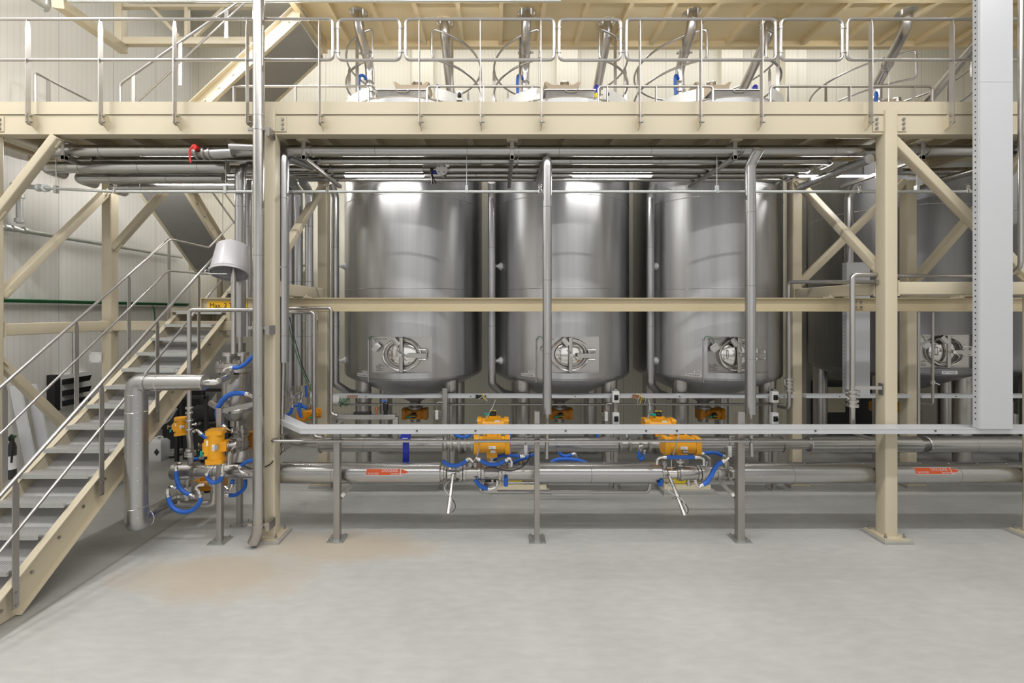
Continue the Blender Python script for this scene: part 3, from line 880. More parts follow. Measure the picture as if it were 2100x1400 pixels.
# ================================================================ tanks
TY, TR = 9.0, 1.40
ZB, ZTOP = 1.95, 7.0
def make_tank(cx, label, lettering, capacity=True, detail=True, TY=9.0, skin='tank'):
    t = thing('storage_tank', label, 'tank', (cx, TY, 0), 'upright steel chocolate tanks')
    def cyl(a, z, r=TR):
        return V(cx + r * math.sin(a), TY - r * math.cos(a), z)
    aw = math.asin(.54 / TR)
    zl, zh = 2.105, 2.757
    angs = sorted(set([round(-PI + 2 * PI * k / 72, 5) for k in range(72)] + [round(-aw, 5), round(aw, 5)]))
    angs = [a for a in angs if not (abs(abs(a) - aw) < .03 and abs(abs(a) - round(aw, 5)) > 1e-6)]
    zs = [ZB + .06, zl, zh, 3.62, 5.29, ZTOP]
    n = len(angs)
    m = MB()
    vs = [cyl(a, z) for z in zs for a in angs]
    fs = []
    for i in range(len(zs) - 1):
        for j in range(n):
            k = (j + 1) % n
            if zs[i] == zl and angs[j] >= -aw - 1e-4 and angs[j] < aw - 1e-4 and detail:
                continue
            fs.append((i * n + j, i * n + k, (i + 1) * n + k, (i + 1) * n + j))
    m.add(vs, fs)
    # knuckle and cone bottom, joined to the shell ring
    prof = [(TR, ZB + .06), (TR - .012, ZB + .02), (TR - .05, ZB - .015), (TR - .11, ZB - .05), (.30, 1.42), (.15, 1.34)]
    vs = [V(cx + r * math.sin(a), TY - r * math.cos(a), z) for r, z in prof for a in angs]
    fs = [((i + 1) * n + j, (i + 1) * n + (j + 1) % n, i * n + (j + 1) % n, i * n + j) for i in range(len(prof) - 1) for j in range(n)]
    fs.append(tuple((len(prof) - 1) * n + j for j in range(n - 1, -1, -1)))
    m.add(vs, fs)
    # reveal of the manhole pocket
    if detail:
        yb = TY - TR * math.cos(aw) + .035
        inner = [a for a in angs if -aw - 1e-4 <= a <= aw + 1e-4]
        for z in (zl, zh):
            m.add([cyl(a, z) for a in inner] + [V(cyl(a, z).x, yb, z) for a in inner], [(i, i + 1, len(inner) + i + 1, len(inner) + i) for i in range(len(inner) - 1)])
        for a in (-aw, aw):
            x = cyl(a, 0).x
            m.add([cyl(a, zl), cyl(a, zh), (x, yb, zh), (x, yb, zl)], [(0, 1, 2, 3)])
    obj('shell', m, skin, t, angle=25)
    for z in (3.62, 5.29):
        obj('weld_seam', MB().tube([cyl(2 * PI * k / 60, z, TR + .001) for k in range(60)], .005, 6, closed=True), 'steel', t)
    obj('top_head', MB().lathe([(TR, ZTOP), (TR + .015, ZTOP + .015), (TR - .05, ZTOP + .03), (1.2, 7.12), (.9, 7.28), (.5, 7.40), (.2, 7.44), (0, 7.45)], (cx, TY, 0), (0, 0, 1), 64), 'white_steel', t)
    for sx in (-.83, .83):
        for sy in (-.83, .83):
            lg = obj('leg', MB().lathe([(.145, .03), (.145, 2.02 if True else 0)], (cx + sx, TY + sy, 0), (0, 0, 1), 28), 'steel', t)
            obj('foot_plate', MB().lathe([(.165, 0), (.165, .03)], (cx + sx, TY + sy, 0), (0, 0, 1), 24), 'steel', lg)
    obj('outlet_neck', MB().lathe([(.15, 1.36), (.11, 1.30), (.11, 1.22), (.16, 1.22), (.16, 1.18), (.10, 1.18), (.10, .9)], (cx, TY, 0), (0, 0, 1), 24), 'tank_dark', t)
    # white kick plate round the top, open at the hatch
    for s in (-1, 1):
        aa = [s * (R(25) + (PI - R(25)) * k / 30) for k in range(31)]
        m = MB()
        vs = [cyl(a, z, TR + .015 + q) for a in aa for z, q in ((ZTOP + .02, 0), (ZTOP + .23, 0), (ZTOP + .23, .006), (ZTOP + .02, .006))]
        fs = []
        for i in range(30):
            for j in range(4):
                k = (j + 1) % 4
                fs.append((i * 4 + j, i * 4 + k, i * 4 + 4 + k, i * 4 + 4 + j))
        fs += [(0, 1, 2, 3), (120, 123, 122, 121)]
        m.add(vs, fs)
        obj('kick_plate', m, 'white_steel', t)
    # hatch box at the front of the head
    hb = MB().loft([[V(cx - .43, TY - 1.34, 6.98), V(cx + .43, TY - 1.34, 6.98), V(cx + .43, TY - .7, 7.1), V(cx - .43, TY - .7, 7.1)],
                    [V(cx - .43, TY - 1.3, 7.17), V(cx + .43, TY - 1.3, 7.17), V(cx + .43, TY - .7, 7.19), V(cx - .43, TY - .7, 7.19)]])
    h = obj('hatch_box', hb, 'tank_dark', t)
    obj('hatch_lid', MB().box((cx - .46, TY - 1.32, 7.17), (cx + .46, TY - .68, 7.185)), 'steel', h)
    obj('hatch_handle', MB().tube(bend([(cx - .1, TY - 1.315, 7.18), (cx - .06, TY - 1.34, 7.13), (cx + .1, TY - 1.34, 7.13), (cx + .14, TY - 1.315, 7.18)], .03), .009, 8), 'polish', h)
    # agitator drive on the crown
    ag = obj('agitator_mount', MB().prism([(cx - .36, TY - .45, 7.46), (cx + .36, TY - .45, 7.46), (cx + .36, TY - .45, 7.60), (cx + .30, TY - .45, 7.66), (cx + .36, TY - .45, 7.78), (cx + .3, TY - .45, 7.78), (cx + .22, TY - .45, 7.72), (cx - .22, TY - .45, 7.72), (cx - .3, TY - .45, 7.78), (cx - .36, TY - .45, 7.78), (cx - .30, TY - .45, 7.66), (cx - .36, TY - .45, 7.60)], (0, .5, 0)), 'motor', t)
    obj('mount_leg', MB().box((cx - .25, TY - .4, 7.3), (cx + .25, TY, 7.47)), 'motor', ag)
    obj('drive_stub', MB().lathe([(.13, 7.7), (.13, 7.88), (.11, 7.90)], (cx + .08, TY - .15, 0), (0, 0, 1), 24), 'polish', t)
    obj('lifting_lug', MB().box((cx - .56, TY - .5, 7.35), (cx - .46, TY - .46, 7.58)), 'steel', t)
    if detail:
        # manhole pocket, door and fittings
        yb = TY - TR * math.cos(aw) + .035
        pk = obj('manhole_pocket', MB().box((cx - .54, yb, zl), (cx + .54, yb + .01, zh)), 'steel', t)
        yd = yb - .005
        zc = 2.43
        mcx = cx + .0
        def ell(a, rx_, rz_, y):
            return V(mcx + rx_ * math.cos(a), y, zc + rz_ * math.sin(a))
        nseg = 48
        ring = MB().tube([ell(2 * PI * k / nseg, .335, .285, yd - .055) for k in range(nseg)], .018, 8, closed=True)
        obj('manhole_rim', ring, 'polish', pk)
        neck = MB().loft([[ell(2 * PI * k / nseg, .345, .295, yd) for k in range(nseg)], [ell(2 * PI * k / nseg, .335, .285, yd - .055) for k in range(nseg)]], caps=False)
        obj('manhole_neck', neck, 'steel', pk)
        dish = []
        for q, dy in ((1.0, -.03), (.92, -.05), (.75, -.072), (.5, -.088), (.25, -.096), (.02, -.098)):
            dish.append([ell(2 * PI * k / nseg, .30 * q, .25 * q, yd + dy + .05) for k in range(nseg)])
        dr = obj('manhole_door', MB().loft(dish), 'polish', t)
        dr['label'] = 'mirror polished oval manhole door'
        obj('cross_bar', MB().bar((mcx + .0, yd - .095, zc - .31), (mcx + .0, yd - .095, zc + .31), .07, .035, (0, 1, 0), .008), 'steel', dr)
        obj('clamp_knob', MB().lathe([(.02, 0), (.02, .08), (.035, .085), (.035, .11)], (mcx, yd - .10, zc), (0, -1, 0), 14), 'polish', dr)
        obj('clamp_lever', MB().tube([(mcx - .06, yd - .16, zc + .10), (mcx + .11, yd - .19, zc - .09)], .009, 8), 'polish', dr)
        obj('door_handle', MB().tube(bend([(mcx - .2, yd - .03, zc + .08), (mcx - .2, yd - .09, zc + .08), (mcx - .2, yd - .09, zc - .06), (mcx - .2, yd - .03, zc - .06)], .025), .011, 8), 'polish', dr)
        obj('hinge_arm', MB().box((mcx + .12, yd - .13, zc - .05), (mcx + .45, yd - .105, zc + .03)), 'steel', dr)
        obj('hinge_bracket', MB().tube(bend([(mcx + .30, yd - .02, zc + .09), (mcx + .30, yd - .09, zc + .09), (mcx + .45, yd - .09, zc + .09), (mcx + .45, yd - .09, zc - .08), (mcx + .30, yd - .09, zc - .08), (mcx + .30, yd - .02, zc - .08)], .02), .012, 8), 'polish', dr)
        sb = MB().bar((mcx - .14, yd - .09, zc + .29), (mcx - .04, yd - .10, zc + .17), .09, .05, (0, 1, 0), .006)
        obj('door_sensor', sb, 'steel', dr)
        obj('slot_strip', MB().box((cx - .49, yd - .014, zh - .06), (cx - .28, yd, zh - .04)), 'tank_dark', pk)
        npx = obj('name_plate', MB().box((cx - .48, yd - .012, zl + .03), (cx - .33, yd, zl + .16)), 'steel', t)
        for i, (u0, u1) in enumerate(((.05, .11), (.01, .14), (.01, .09), (.02, .13), (.01, .12))):
            z = zl + .145 - i * .025
            obj('print_line', MB().box((cx - .48 + u0, yd - .0145, z - .005), (cx - .48 + u1, yd - .0115, z + .003)), 'ink', npx)
        # junction box hung on its cable in the pocket
        jb = MB().bar((cx - .475, yd - .07, 2.52), (cx - .405, yd - .13, 2.60), .10, .10, (0, 1, 0), .008)
        j = obj('junction_box', jb, 'white', t)
        obj('junction_cable', MB().tube(smooth([(cx - .44, yd - .11, 2.59), (cx - .45, yd - .08, 2.66), (cx - .50, yd - .08, 2.74), (cx - .57, cyl(-.42, 0).y - .03, 2.755), (cx - .60, cyl(-.43, 0).y - .02, 2.70)]), .006, 6), 'green', j)
        ca = -.445
        obj('cable_pipe', MB().tube([cyl(ca, 1.93, TR + .012), cyl(ca, 2.72, TR + .012)], .013, 8), 'steel', t)
        # white sample caps on the side of the shell
        for z in (2.25, 4.08):
            d = V(math.sin(R(-62)), -math.cos(R(-62)), 0)
            obj('sample_cap', MB().lathe([(.075, -.01), (.075, .012), (.06, .02), (.03, .075), (.02, .085), (.02, .10), (.03, .10), (.03, .115)], cyl(R(-62), z, TR), d, 20), 'white', t)
    # small labels stuck to the shell
    def label_patch(name, a0, a1, z0, z1, text, size):
        m = MB()
        k = 8
        vs = [cyl(a0 + (a1 - a0) * i / k, z, TR + .003) for z in (z0, z1) for i in range(k + 1)]
        m.add(vs, [(i, i + 1, k + 2 + i, k + 1 + i) for i in range(k)])
        lp = obj(name, m, 'paper', t)
        text_mesh(text, size, lambda u, v: cyl(a0 + .01 + u / TR, z0 + (z1 - z0) * .22 + v, TR + .006), 'ink', lp, width=(a1 - a0) * TR * .84)
    if capacity:
        label_patch('capacity_label', -.555, -.445 - .02, 2.085, 2.135, '20 m\u00b3', .052)
        label_patch('contents_label', -.66, -.445 - .02, 2.025, 2.078, 'Chocolade', .048)
    elif lettering:
        label_patch('tank_number_label', -.12, .09, 2.0, 2.06, lettering, .055)
    return t
TX = [-1.69, 1.33, 4.34, 8.75, 11.8]
TYS = [9.0, 9.0, 9.0, 9.65, 9.65]
make_tank(TX[0], 'first chocolate tank, nearest the stair, unobstructed manhole', None)
make_tank(TX[1], 'second chocolate tank, with a slim insulated pipe crossing left of its manhole', None)
make_tank(TX[2], 'third chocolate tank, a pipe hiding half its manhole and a cream column at its edge', None)
make_tank(TX[3], 'fourth, darker tank behind the crossed cream braces and grey ducts', 'LIP-TAN203', capacity=False, TY=9.65, skin='tank_shaded')
make_tank(TX[4], 'fifth tank, only a sliver past the tall light grey duct', None, capacity=False, detail=False, TY=9.65, skin='tank_shaded')

# ---- curved guard rails standing on the tank heads
NTH = ['first', 'second', 'third', 'fourth']
for i in range(4):
    cx = TX[i]
    TY = TYS[i]
    for s, side in ((-1, 'stair'), (1, 'duct')):
        t = thing('curved_guard_rail', 'curved stainless guard rail on the %s tank head, half facing the %s' % (NTH[i], side), 'railing', (cx + s * 1.35, TY, 7.2), 'curved guard rails on the tank heads')
        rr = 1.37
        def cp(a, z, r=rr):
            return V(cx + s * r * math.sin(a), TY - r * math.cos(a), z)
        aa = [R(25) + (R(168) - R(25)) * k / 28 for k in range(29)]
        zt, zm = 8.30, 7.76
        path = [cp(a, zt) for a in reversed(aa)]
        path += [cp(R(23.4), zt - .03), cp(R(23), zt - .08), cp(R(23), zm + .08), cp(R(23.4), zm + .03)]
        path += [cp(a, zm) for a in aa]
        obj('rail_loop', MB().tube(path, .021, 8), 'rail', t)
        for a in (R(40), R(88), R(130)):
            p = cp(a, 0)
            tn = V(s * math.cos(a), math.sin(a), 0)
            rn = V(s * math.sin(a), -math.cos(a), 0)
            m = MB()
            m.loft([[p + rn * -.03 + tn * -.006 + V(0, 0, 7.055), p + rn * .03 + tn * -.006 + V(0, 0, 7.055), p + rn * .03 + tn * .006 + V(0, 0, 7.055), p + rn * -.03 + tn * .006 + V(0, 0, 7.055)],
                    [p + rn * -.03 + tn * -.006 + V(0, 0, 8.18), p + rn * .03 + tn * -.006 + V(0, 0, 8.18), p + rn * .03 + tn * .006 + V(0, 0, 8.18), p + rn * -.03 + tn * .006 + V(0, 0, 8.18)],
                    [p + rn * -.01 + tn * -.006 + V(0, 0, 8.29), p + rn * .01 + tn * -.006 + V(0, 0, 8.29), p + rn * .01 + tn * .006 + V(0, 0, 8.29), p + rn * -.01 + tn * .006 + V(0, 0, 8.29)]])
            obj('post', m, 'rail', t)

# ---- filling tubes dropping through the upper walkway
def fill_tube(hole, foot, label, valve=True, r=.088):
    t = thing('filling_tube', label, 'tube', foot, 'steel tubes dropping through the upper walkway')
    hx, hy_ = hole
    foot = Vector(foot)
    top = V(hx, hy_, 9.6)
    k1 = V(hx, hy_, 8.35)
    k2 = foot + V(0, 0, .30 if valve else .05)
    pts = [top, k1, k2] + ([foot] if valve else [foot])
    obj('tube', MB().tube(bend(pts, .22), r, 18), 'steel', t)
    d = (k2 - k1).normalized()
    mid = k1 + (k2 - k1) * .62
    b = obj('clamp_band', MB().lathe([(r + .012, -.02), (r + .012, .02)], mid, d, 20), 'steel', t)
    sv = d.cross(V(0, 1, 0)).normalized()
    obj('clamp_lug', MB().bar(mid - sv * (r + .06), mid + sv * (r + .06), .03, .03), 'bolt', b)
    if valve:
        f = foot
        obj('inlet_valve', MB().lathe([(r, .02), (r * .7, -.02), (r * .7, -.06), (r * 1.1, -.06), (r * 1.1, -.09), (r * .75, -.09), (r * .75, -.16), (r * 1.25, -.16), (r * 1.25, -.20), (r * .8, -.20), (r * .8, -.30), (r * 1.2, -.30), (r * 1.2, -.33), (r * .9, -.33), (r * .9, -.47)], f, (0, 0, 1), 20), 'valve', t)
    return t
for i in range(4):
    cx = TX[i]
    fill_tube(holes[2 * i], (cx - .76, TYS[i] - .65, 7.65), 'steel filling tube with an inlet valve entering the %s tank head' % NTH[i])
    fill_tube(holes[2 * i + 1], (cx + .76, TYS[i] + .5, 7.30), 'slanting plain steel tube running down behind the %s tank hatch' % NTH[i], False)
    h = thing('water_hose', 'short blue hose curling beside the inlet valve of the %s tank' % NTH[i], 'hose', (cx - 1.0, 8.2, 7.5), 'short blue hoses on the tank heads')
    oy = TYS[i] - 9.0
    pts = smooth([V(cx - .80 + (q[0] - cx + .86) * .55, q[1] + oy, q[2]) for q in [(cx - .86, 8.3, 7.68), (cx - .98, 8.25, 7.74), (cx - 1.07, 8.2, 7.68), (cx - 1.08, 8.18, 7.45), (cx - 1.04, 8.15, 7.22)]])
    obj('sleeve', MB().tube(pts, .028, 8), 'blue', h)
    obj('end_fitting', MB().tube([(cx - .76, 8.33 + oy, 7.66), (cx - .87, 8.3 + oy, 7.68)], .02, 8), 'polish', h)
# isolator switches on the heads
def switch(c, label, s=1.0, group='isolator switches'):
    c = Vector(c)
    t = thing('isolator_switch', label, 'switch', c, group)
    obj('box', MB().box((c.x - .05 * s, c.y, c.z - .085 * s), (c.x + .05 * s, c.y + .07, c.z + .085 * s)), 'white', t)
    obj('dial_plate', MB().box((c.x - .03 * s, c.y - .008, c.z - .045 * s), (c.x + .035 * s, c.y, c.z + .035 * s)), 'black', t)
    kn = obj('knob', MB().lathe([(.03 * s, 0), (.026 * s, .035)], (c.x + .003, c.y - .006, c.z - .005), (0, -1, 0), 16), 'black', t)
    obj('knob_grip', MB().box((c.x - .006, c.y - .062, c.z - .03 * s), (c.x + .012, c.y - .035, c.z + .022 * s)), 'black', kn)
    return t
switch(P(942, 195, 7.65), 'white isolator switch with black knob on the first tank head', 1.0)
switch(P(1246, 195, 7.8), 'white isolator switch with black knob on the second tank head', .9)
for i in range(3):
    pv = P((742 + 158, 1216, 1540)[i], 184, 8.0)
    t = thing('pressure_sensor', 'yellow and blue capped sensor on the %s tank head' % NTH[i], 'sensor', (TX[i] + .58, 8.15, 7.2), 'sensors on the tank heads')
    obj('stem', MB().lathe([(.02, 7.1), (.02, 7.28)], (TX[i] + .58, 8.15, 0), (0, 0, 1), 10), 'polish', t)
    obj('yellow_collar', MB().lathe([(.045, 7.26), (.045, 7.34)], (TX[i] + .58, 8.15, 0), (0, 0, 1), 14), 'guard', t)
    obj('blue_cap', MB().lathe([(.035, 7.34), (.05, 7.40), (.05, 7.47), (.03, 7.5)], (TX[i] + .58, 8.15, 0), (0, 0, 1), 14), 'navy', t)
# ================================================================ insulated pipes
def bands_on(t, pts, r, spacing, name='seam_band', m='seam'):
    for i in range(len(pts) - 1):
        a, b = Vector(pts[i]), Vector(pts[i + 1])
        L = (b - a).length
        k = int(L / spacing)
        for j in range(1, k + 1):
            c = a + (b - a) * ((j - .35) * spacing / L) if L > 0 else a
            obj(name, MB().lathe([(r + .0005, -.004), (r + .003, -.002), (r + .003, .002), (r + .0005, .004)], c, b - a, 24, caps=False), m, t)

def clad(label, pts, r, rad=.16, m='cladv', spacing=1.1, group=None, name='insulated_pipe', seg=20, stub=None):
    pts = [Vector(p) for p in pts]
    t = thing(name, label, 'pipe', pts[0], group)
    obj('cladding', MB().tube(bend(pts, rad, 5), r, seg), m, t)
    if spacing:
        bands_on(t, pts, r, spacing)
    if stub:
        a, q = Vector(stub), pts[-1]
        obj('bare_pipe', MB().tube([q, a], r * .42, 12), 'steel', t)
    return t
GO = 'insulated pipes in the rack under the deck'
overhead = [(6.35, 5.58, .080, -6.7, 9.4, 'frontmost, largest insulated pipe in the rack under the deck'),
            (6.69, 5.555, .058, -6.75, 5.25, 'second insulated pipe from the front in the under-deck rack'),
            (7.10, 5.56, .060, -6.8, 5.2, 'third insulated pipe from the front, carrying the black handled valve'),
            (7.36, 5.55, .046, -6.85, 5.15, 'fourth slimmer insulated pipe in the under-deck rack'),
            (7.60, 5.545, .042, -6.3, 5.1, 'rearmost, slimmest insulated pipe in the under-deck rack')]
for y, z, r, x0, x1, lab in overhead:
    if y == 7.10:
        xa, xb = P(868, 347, y).x, P(922, 347, y).x
        t = clad(lab, [(x0, y + .25, z), (x0, y, z), (xa, y, z)], r, .13, 'clad', 1.5, GO)
        obj('cladding', MB().tube(bend([(xb, y, z), (x1, y, z), (x1, y + .3, z)], .13), r, 20), 'clad', t)
        obj('bare_pipe', MB().tube([(xa, y, z), (xb, y, z)], r * .55, 14), 'steel', t)
    elif y == 6.35:
        clad(lab, [(x0, y, z), (x1, y, z)], r, .13, 'clad', 1.35, GO)
    else:
        clad(lab, [(x0, y + .25, z), (x0, y, z), (x1, y, z), (x1, y + .25, z)], r, .13, 'clad', 1.4, GO)
# extra rows only over the stair
for k, (y, z, r, x1) in enumerate(((6.55, 5.40, .085, -4.1), (6.95, 5.37, .09, -4.4), (7.4, 5.35, .085, -4.2))):
    clad(('broad lower insulated pipe over the stair, nearest the deck edge', 'broad lower insulated pipe over the stair, middle of three', 'broad lower insulated pipe over the stair, nearest the tanks side')[k],
         [(-6.9 + .12 * k, y + .3, z), (-6.9 + .12 * k, y, z), (x1, y, z)], r, .16, 'clad', .9, 'lower insulated pipes over the stair')
for px, lab in ((132, 'steel bracket under the deck above the stair'), (624, 'steel bracket under the deck before the first tank'), (1050, 'steel bracket under the deck between first and second tanks'),
                (1506, 'steel bracket under the deck before the third tank'), (1890, 'steel bracket under the deck behind the duct side brace')):
    x = (px - CX) / F * 6.3
    t = thing('pipe_bracket', lab, 'bracket', (x, 6.3, 5.43), 'pipe brackets hung from the deck')
    obj('drop', MB().bar((x, 6.3, 5.70), (x, 6.3, 5.43), .06, .06, (0, 1, 0), .006), 'post', t)
    obj('arm', MB().bar((x, 6.27, 5.455), (x, 7.75, 5.455), .06, .06, (0, 0, 1), .006), 'post', t)
    obj('head_plate', MB().box((x - .08, 6.22, 5.69), (x + .08, 6.38, 5.705)), 'cream', t)
    for y in (6.35, 6.69, 7.1):
        obj('pipe_clamp', MB().lathe([(.085, -.012), (.085, .012)], (x + .1, y, 5.57), (1, 0, 0), 16), 'bolt', t)

# valve with white flange on the third pipe
c = P(908, 353, 6.95)
t = thing('ball_valve', 'under-deck ball valve with pale round flange and forked black handle', 'valve', c)
obj('body', MB().lathe([(.045, -.12), (.045, .16)], c, (0, 1, 0), 18), 'steel', t)
fl = obj('flange', MB().lathe([(.092, -.03), (.092, .0)], c + V(0, -.11, 0), (0, 1, 0), 28), 'white_steel', t)
obj('flange_bolt', MB().boltring(c + V(0, -.145, 0), (0, 1, 0), .062, 4, .012, .008), 'bolt', fl)
obj('neck', MB().lathe([(.03, 0), (.03, .13)], c + V(-.04, 0, 0), (-1, 0, 0), 14), 'navy', t)
hd = MB().tube(smooth([c + V(-.17, -.02, .05), c + V(-.175, -.03, -.06), c + V(-.16, -.04, -.20)]), .014, 8)
obj('handle', hd, 'black', t)
obj('handle_fork', MB().tube(smooth([c + V(-.175, -.03, -.04), c + V(-.15, -.03, -.09), c + V(-.11, -.03, -.19)]), .011, 8), 'black', t)
obj('handle_hub', MB().lathe([(.03, 0), (.03, .05)], c + V(-.15, -.01, .03), (-1, 0, 0), 12), 'black', t)

# red lever valve under the deck by the downpipe
c = P(412, 315, 6.22)
t = thing('lever_valve', 'flanged valve with a red lever under the deck beside the downpipe', 'valve', c)
prof = [(.09, -.05), (.09, -.02), (.06, -.02), (.06, .05), (.09, .05), (.09, .08), (.07, .08), (.07, .13), (.085, .13), (.085, .16)]
obj('body', MB().lathe(prof, c, (1, 0, 0), 24), 'bolt', t)
obj('lever', MB().tube(smooth([c + V(-.02, -.12, .07), c + V(-.06, -.14, 0), c + V(-.06, -.14, -.10), c + V(-.05, -.14, -.18)]), .013, 8), 'red', t)
obj('lever_hub', MB().lathe([(.04, 0), (.04, .06)], c + V(-.01, -.07, .05), (0, -1, 0), 14), 'red', t)
obj('pipe_stub', MB().tube([c + V(.16, 0, 0), P(478, 313, 6.22)], .072, 18), 'cladv', t)
clad('short insulated pipe piece reaching behind the downpipe under the deck', [P(472, 301, 6.0), P(528, 303, 6.0), P(540, 303, 6.3)], .047, .05, 'cladv', 0)

# ---- upright pipes
def downpipe():
    x, y, r = -3.237, 5.855, .073
    t = thing('downpipe', 'tall grey downpipe clamped to the front column, open foot just above the floor', 'pipe', (x, y, 0))
    obj('tube', MB().tube(bend([(x, y, 9.2), (x, y, .22), (x - .06, y - .03, .06)], .12), r, 22), 'steel', t)
    for yy in (265, 672, 1075):
        z = H - (yy - CY) / F * y
        c = obj('clamp', MB().lathe([(r + .006, -.02), (r + .006, .02)], (x, y, z), (0, 0, 1), 22), 'steel', t)
        obj('clamp_ear', MB().box((x - .145, y - .012, z - .02), (x - r, y + .012, z + .02)), 'steel', c)
        obj('clamp_ear', MB().box((x + r, y - .012, z - .02), (x + .145, y + .012, z + .02)), 'steel', c)
        obj('wall_strut', MB().box((x + .1, y - .01, z - .09), (x + .15, y + .15, z + .03)), 'steel', c)
    bands_on(t, [V(x, y, 9.0), V(x, y, .2)], r, 1.9)
downpipe()
clad('upright insulated pipe beside the front column, elbowed under the deck', [(-2.9, 6.75, 5.50), (-3.115, 6.28, 5.50), (-3.115, 6.28, P(577, 742, 6.28).z)], .083, .13, spacing=1.0, stub=P(577, 905, 6.28))
clad('upright insulated pipe in front of the second tank, elbowed back under the deck', [(.735, 7.8, 5.385), (.735, 6.16, 5.385), (.735, 6.16, P(1121, 848, 6.16).z)], .066, .1, spacing=1.05, stub=P(1121, 940, 6.16))
clad('upright insulated pipe in front of the third tank, kinked at its head', [P(1556, 306, 6.0), P(1539, 338, 6.16), P(1539, 848, 6.16)], .071, .05, spacing=1.05, stub=P(1541, 935, 6.16))
clad('upright insulated pipe behind the grey bucket', [P(520, 345, 6.8), P(493, 345, 6.5), P(493, 690, 6.5)], .075, .13, spacing=.9, stub=P(493, 730, 6.5))
clad('slimmer upright pipe behind the grey bucket pipe', [P(509, 370, 7.2), P(509, 690, 7.2)], .058, .1, spacing=1.2)
GB3 = 'bundle of upright insulated pipes beside the front column'
for k, (px, b) in enumerate(((594, 800), (612, 790), (634, 786))):
    lab = ('insulated upright in the bundle, closest to the front column', 'middle insulated upright of the bundle behind the cream brace', 'insulated upright of the bundle next to the rear column')[k]
    clad(lab, [P(px - 14, 372, 7.0), P(px, 392, 7.45), P(px, b, 7.45)], .068 + .006 * (k == 1), .12, spacing=.95, group=GB3, stub=P(px, b + 60, 7.45))
for k, x in enumerate((-3.07, -.08, 2.95, 6.75)):
    clad('insulated pipe rising along the stair side of the %s tank' % NTH[k], [(x, 8.02, 5.62), (x, 8.2, 5.4), (x, 8.2, 1.82), (x + .22, 8.36, 1.62), (x + .55, 8.7, 1.48)], .072, .06, spacing=1.5, group='insulated pipes rising beside the tanks')
clad('insulated pipe under the deck running back beside the duct column', [(5.33, 6.12, 5.38), (5.33, 7.5, 5.38)], .07, spacing=.5, m='clad')
clad('bright insulated pipe angled under the deck behind the duct brace', [P(1846, 352, 7.4), P(1900, 352, 7.4), P(2010, 350, 6.7)], .06, .1, spacing=.6, m='clad')
clad('lower insulated pipe angled up behind the light grey duct', [P(1890, 382, 7.3), P(2012, 346, 6.4)], .055, .1, spacing=.6, m='clad')

# ---- large elbowed pipe in front of the stair
X0, Y0 = -4.69, 5.6
t = thing('insulated_pipe', 'broad insulated pipe with square elbows standing in front of the stair', 'pipe', (X0, Y0, .4))
zh = H - (784 - CY) / F * Y0
obj('upright', MB().tube([(X0, Y0, zh - .1), (X0, Y0, .50)], .122, 26), 'cladv', t)
obj('upper_elbow', MB().tube(bend([(X0, Y0, zh - .16), (X0, Y0, zh), (X0 + .16, Y0, zh)], .12, 4), .115, 26), 'cladv', t)
xe = P(418, 784, Y0).x
arm = obj('arm', MB().tube([(X0 + .12, Y0, zh), (xe, Y0, zh)], .104, 26), 'clad', t)
obj('end_cap', MB().lathe([(.104, 0), (.100, .015), (.05, .02)], (xe, Y0, zh), (1, 0, 0), 26), 'clad', t)
obj('lower_elbow', MB().tube(bend([(X0, Y0, .56), (X0, Y0, .44), (X0 - .01, Y0 + .12, .43)], .1, 4), .12, 26), 'cladv', t)
obj('foot_run', MB().tube([(X0, Y0 + .08, .44), (X0 + .02, 6.25, .44)], .108, 26), 'clad', t)
for c, d, r in (((X0, Y0, 1.9), (0, 0, 1), .122), ((X0, Y0, .66), (0, 0, 1), .122), ((X0 + .3, Y0, zh), (1, 0, 0), .104), ((X0 + .14, Y0, zh), (1, 0, 0), .113), ((X0, Y0, zh - .15), (0, 0, 1), .12), ((X0, Y0 + .14, .44), (0, 1, 0), .116)):
    obj('seam_band', MB().lathe([(r, -.004), (r + .005, 0), (r, .004)], c, d, 26, caps=False), 'polish', t)
for z in [.55 + .16 * k for k in range(10)]:
    obj('rivet', MB().lathe([(.007, 0), (.005, .005)], V(X0 + .085, Y0 - .087, z), (.7, -.7, 0), 8), 'polish', t)
bz = [(xe + .01, Y0, zh), (xe + .16, Y0 + .02, zh), P(468, 772, 5.98)]
obj('bare_elbow', MB().tube(bend(bz, .12), .042, 16), 'polish', t)

# ---- big product lines near the floor
Y1, Z1, R1 = 6.3, .838, .15
def X1(px):
    return (px - CX) / F * Y1
def clad_run(px0, px1, y, z, r, label, spacing=1.2, m='clad', extra=None, taper=None):
    xa, xb = (px0 - CX) / F * y, (px1 - CX) / F * y
    t = thing('insulated_pipe', label, 'pipe', ((xa + xb) / 2, y, z), 'big horizontal product pipes near the floor')
    obj('cladding', MB().lathe([(r * .55, 0), (r - .01, .0), (r, .012), (r, xb - xa - .012), (r - .01, xb - xa), (r * .55, xb - xa)], (xa, y, z), (1, 0, 0), 32), m, t)
    bands_on(t, [V(xa, y, z), V(xb, y, z)], r, spacing)
    k = xa + .15
    while k < xb - .1:
        obj('rivet', MB().lathe([(.008, 0), (.006, .006)], V(k, y - .04, z + r - .004), (0, 0, 1), 8), 'polish', t)
        k += .42
    return t
pA = clad_run(577, 905, Y1, Z1, R1, 'front product pipe length with an orange arrow marker, beside the column')
pB = clad_run(1100, 1353, Y1, Z1, R1, 'front product pipe length between the two valve groups')
pC = clad_run(1508, 2180, Y1, Z1, R1, 'front product pipe length passing behind the duct column, arrow marked')
Y2, Z2, R2 = 7.3, .95, .125
clad_run(655, 910, Y2, Z2, R2, 'rear product pipe length behind the blue handle')
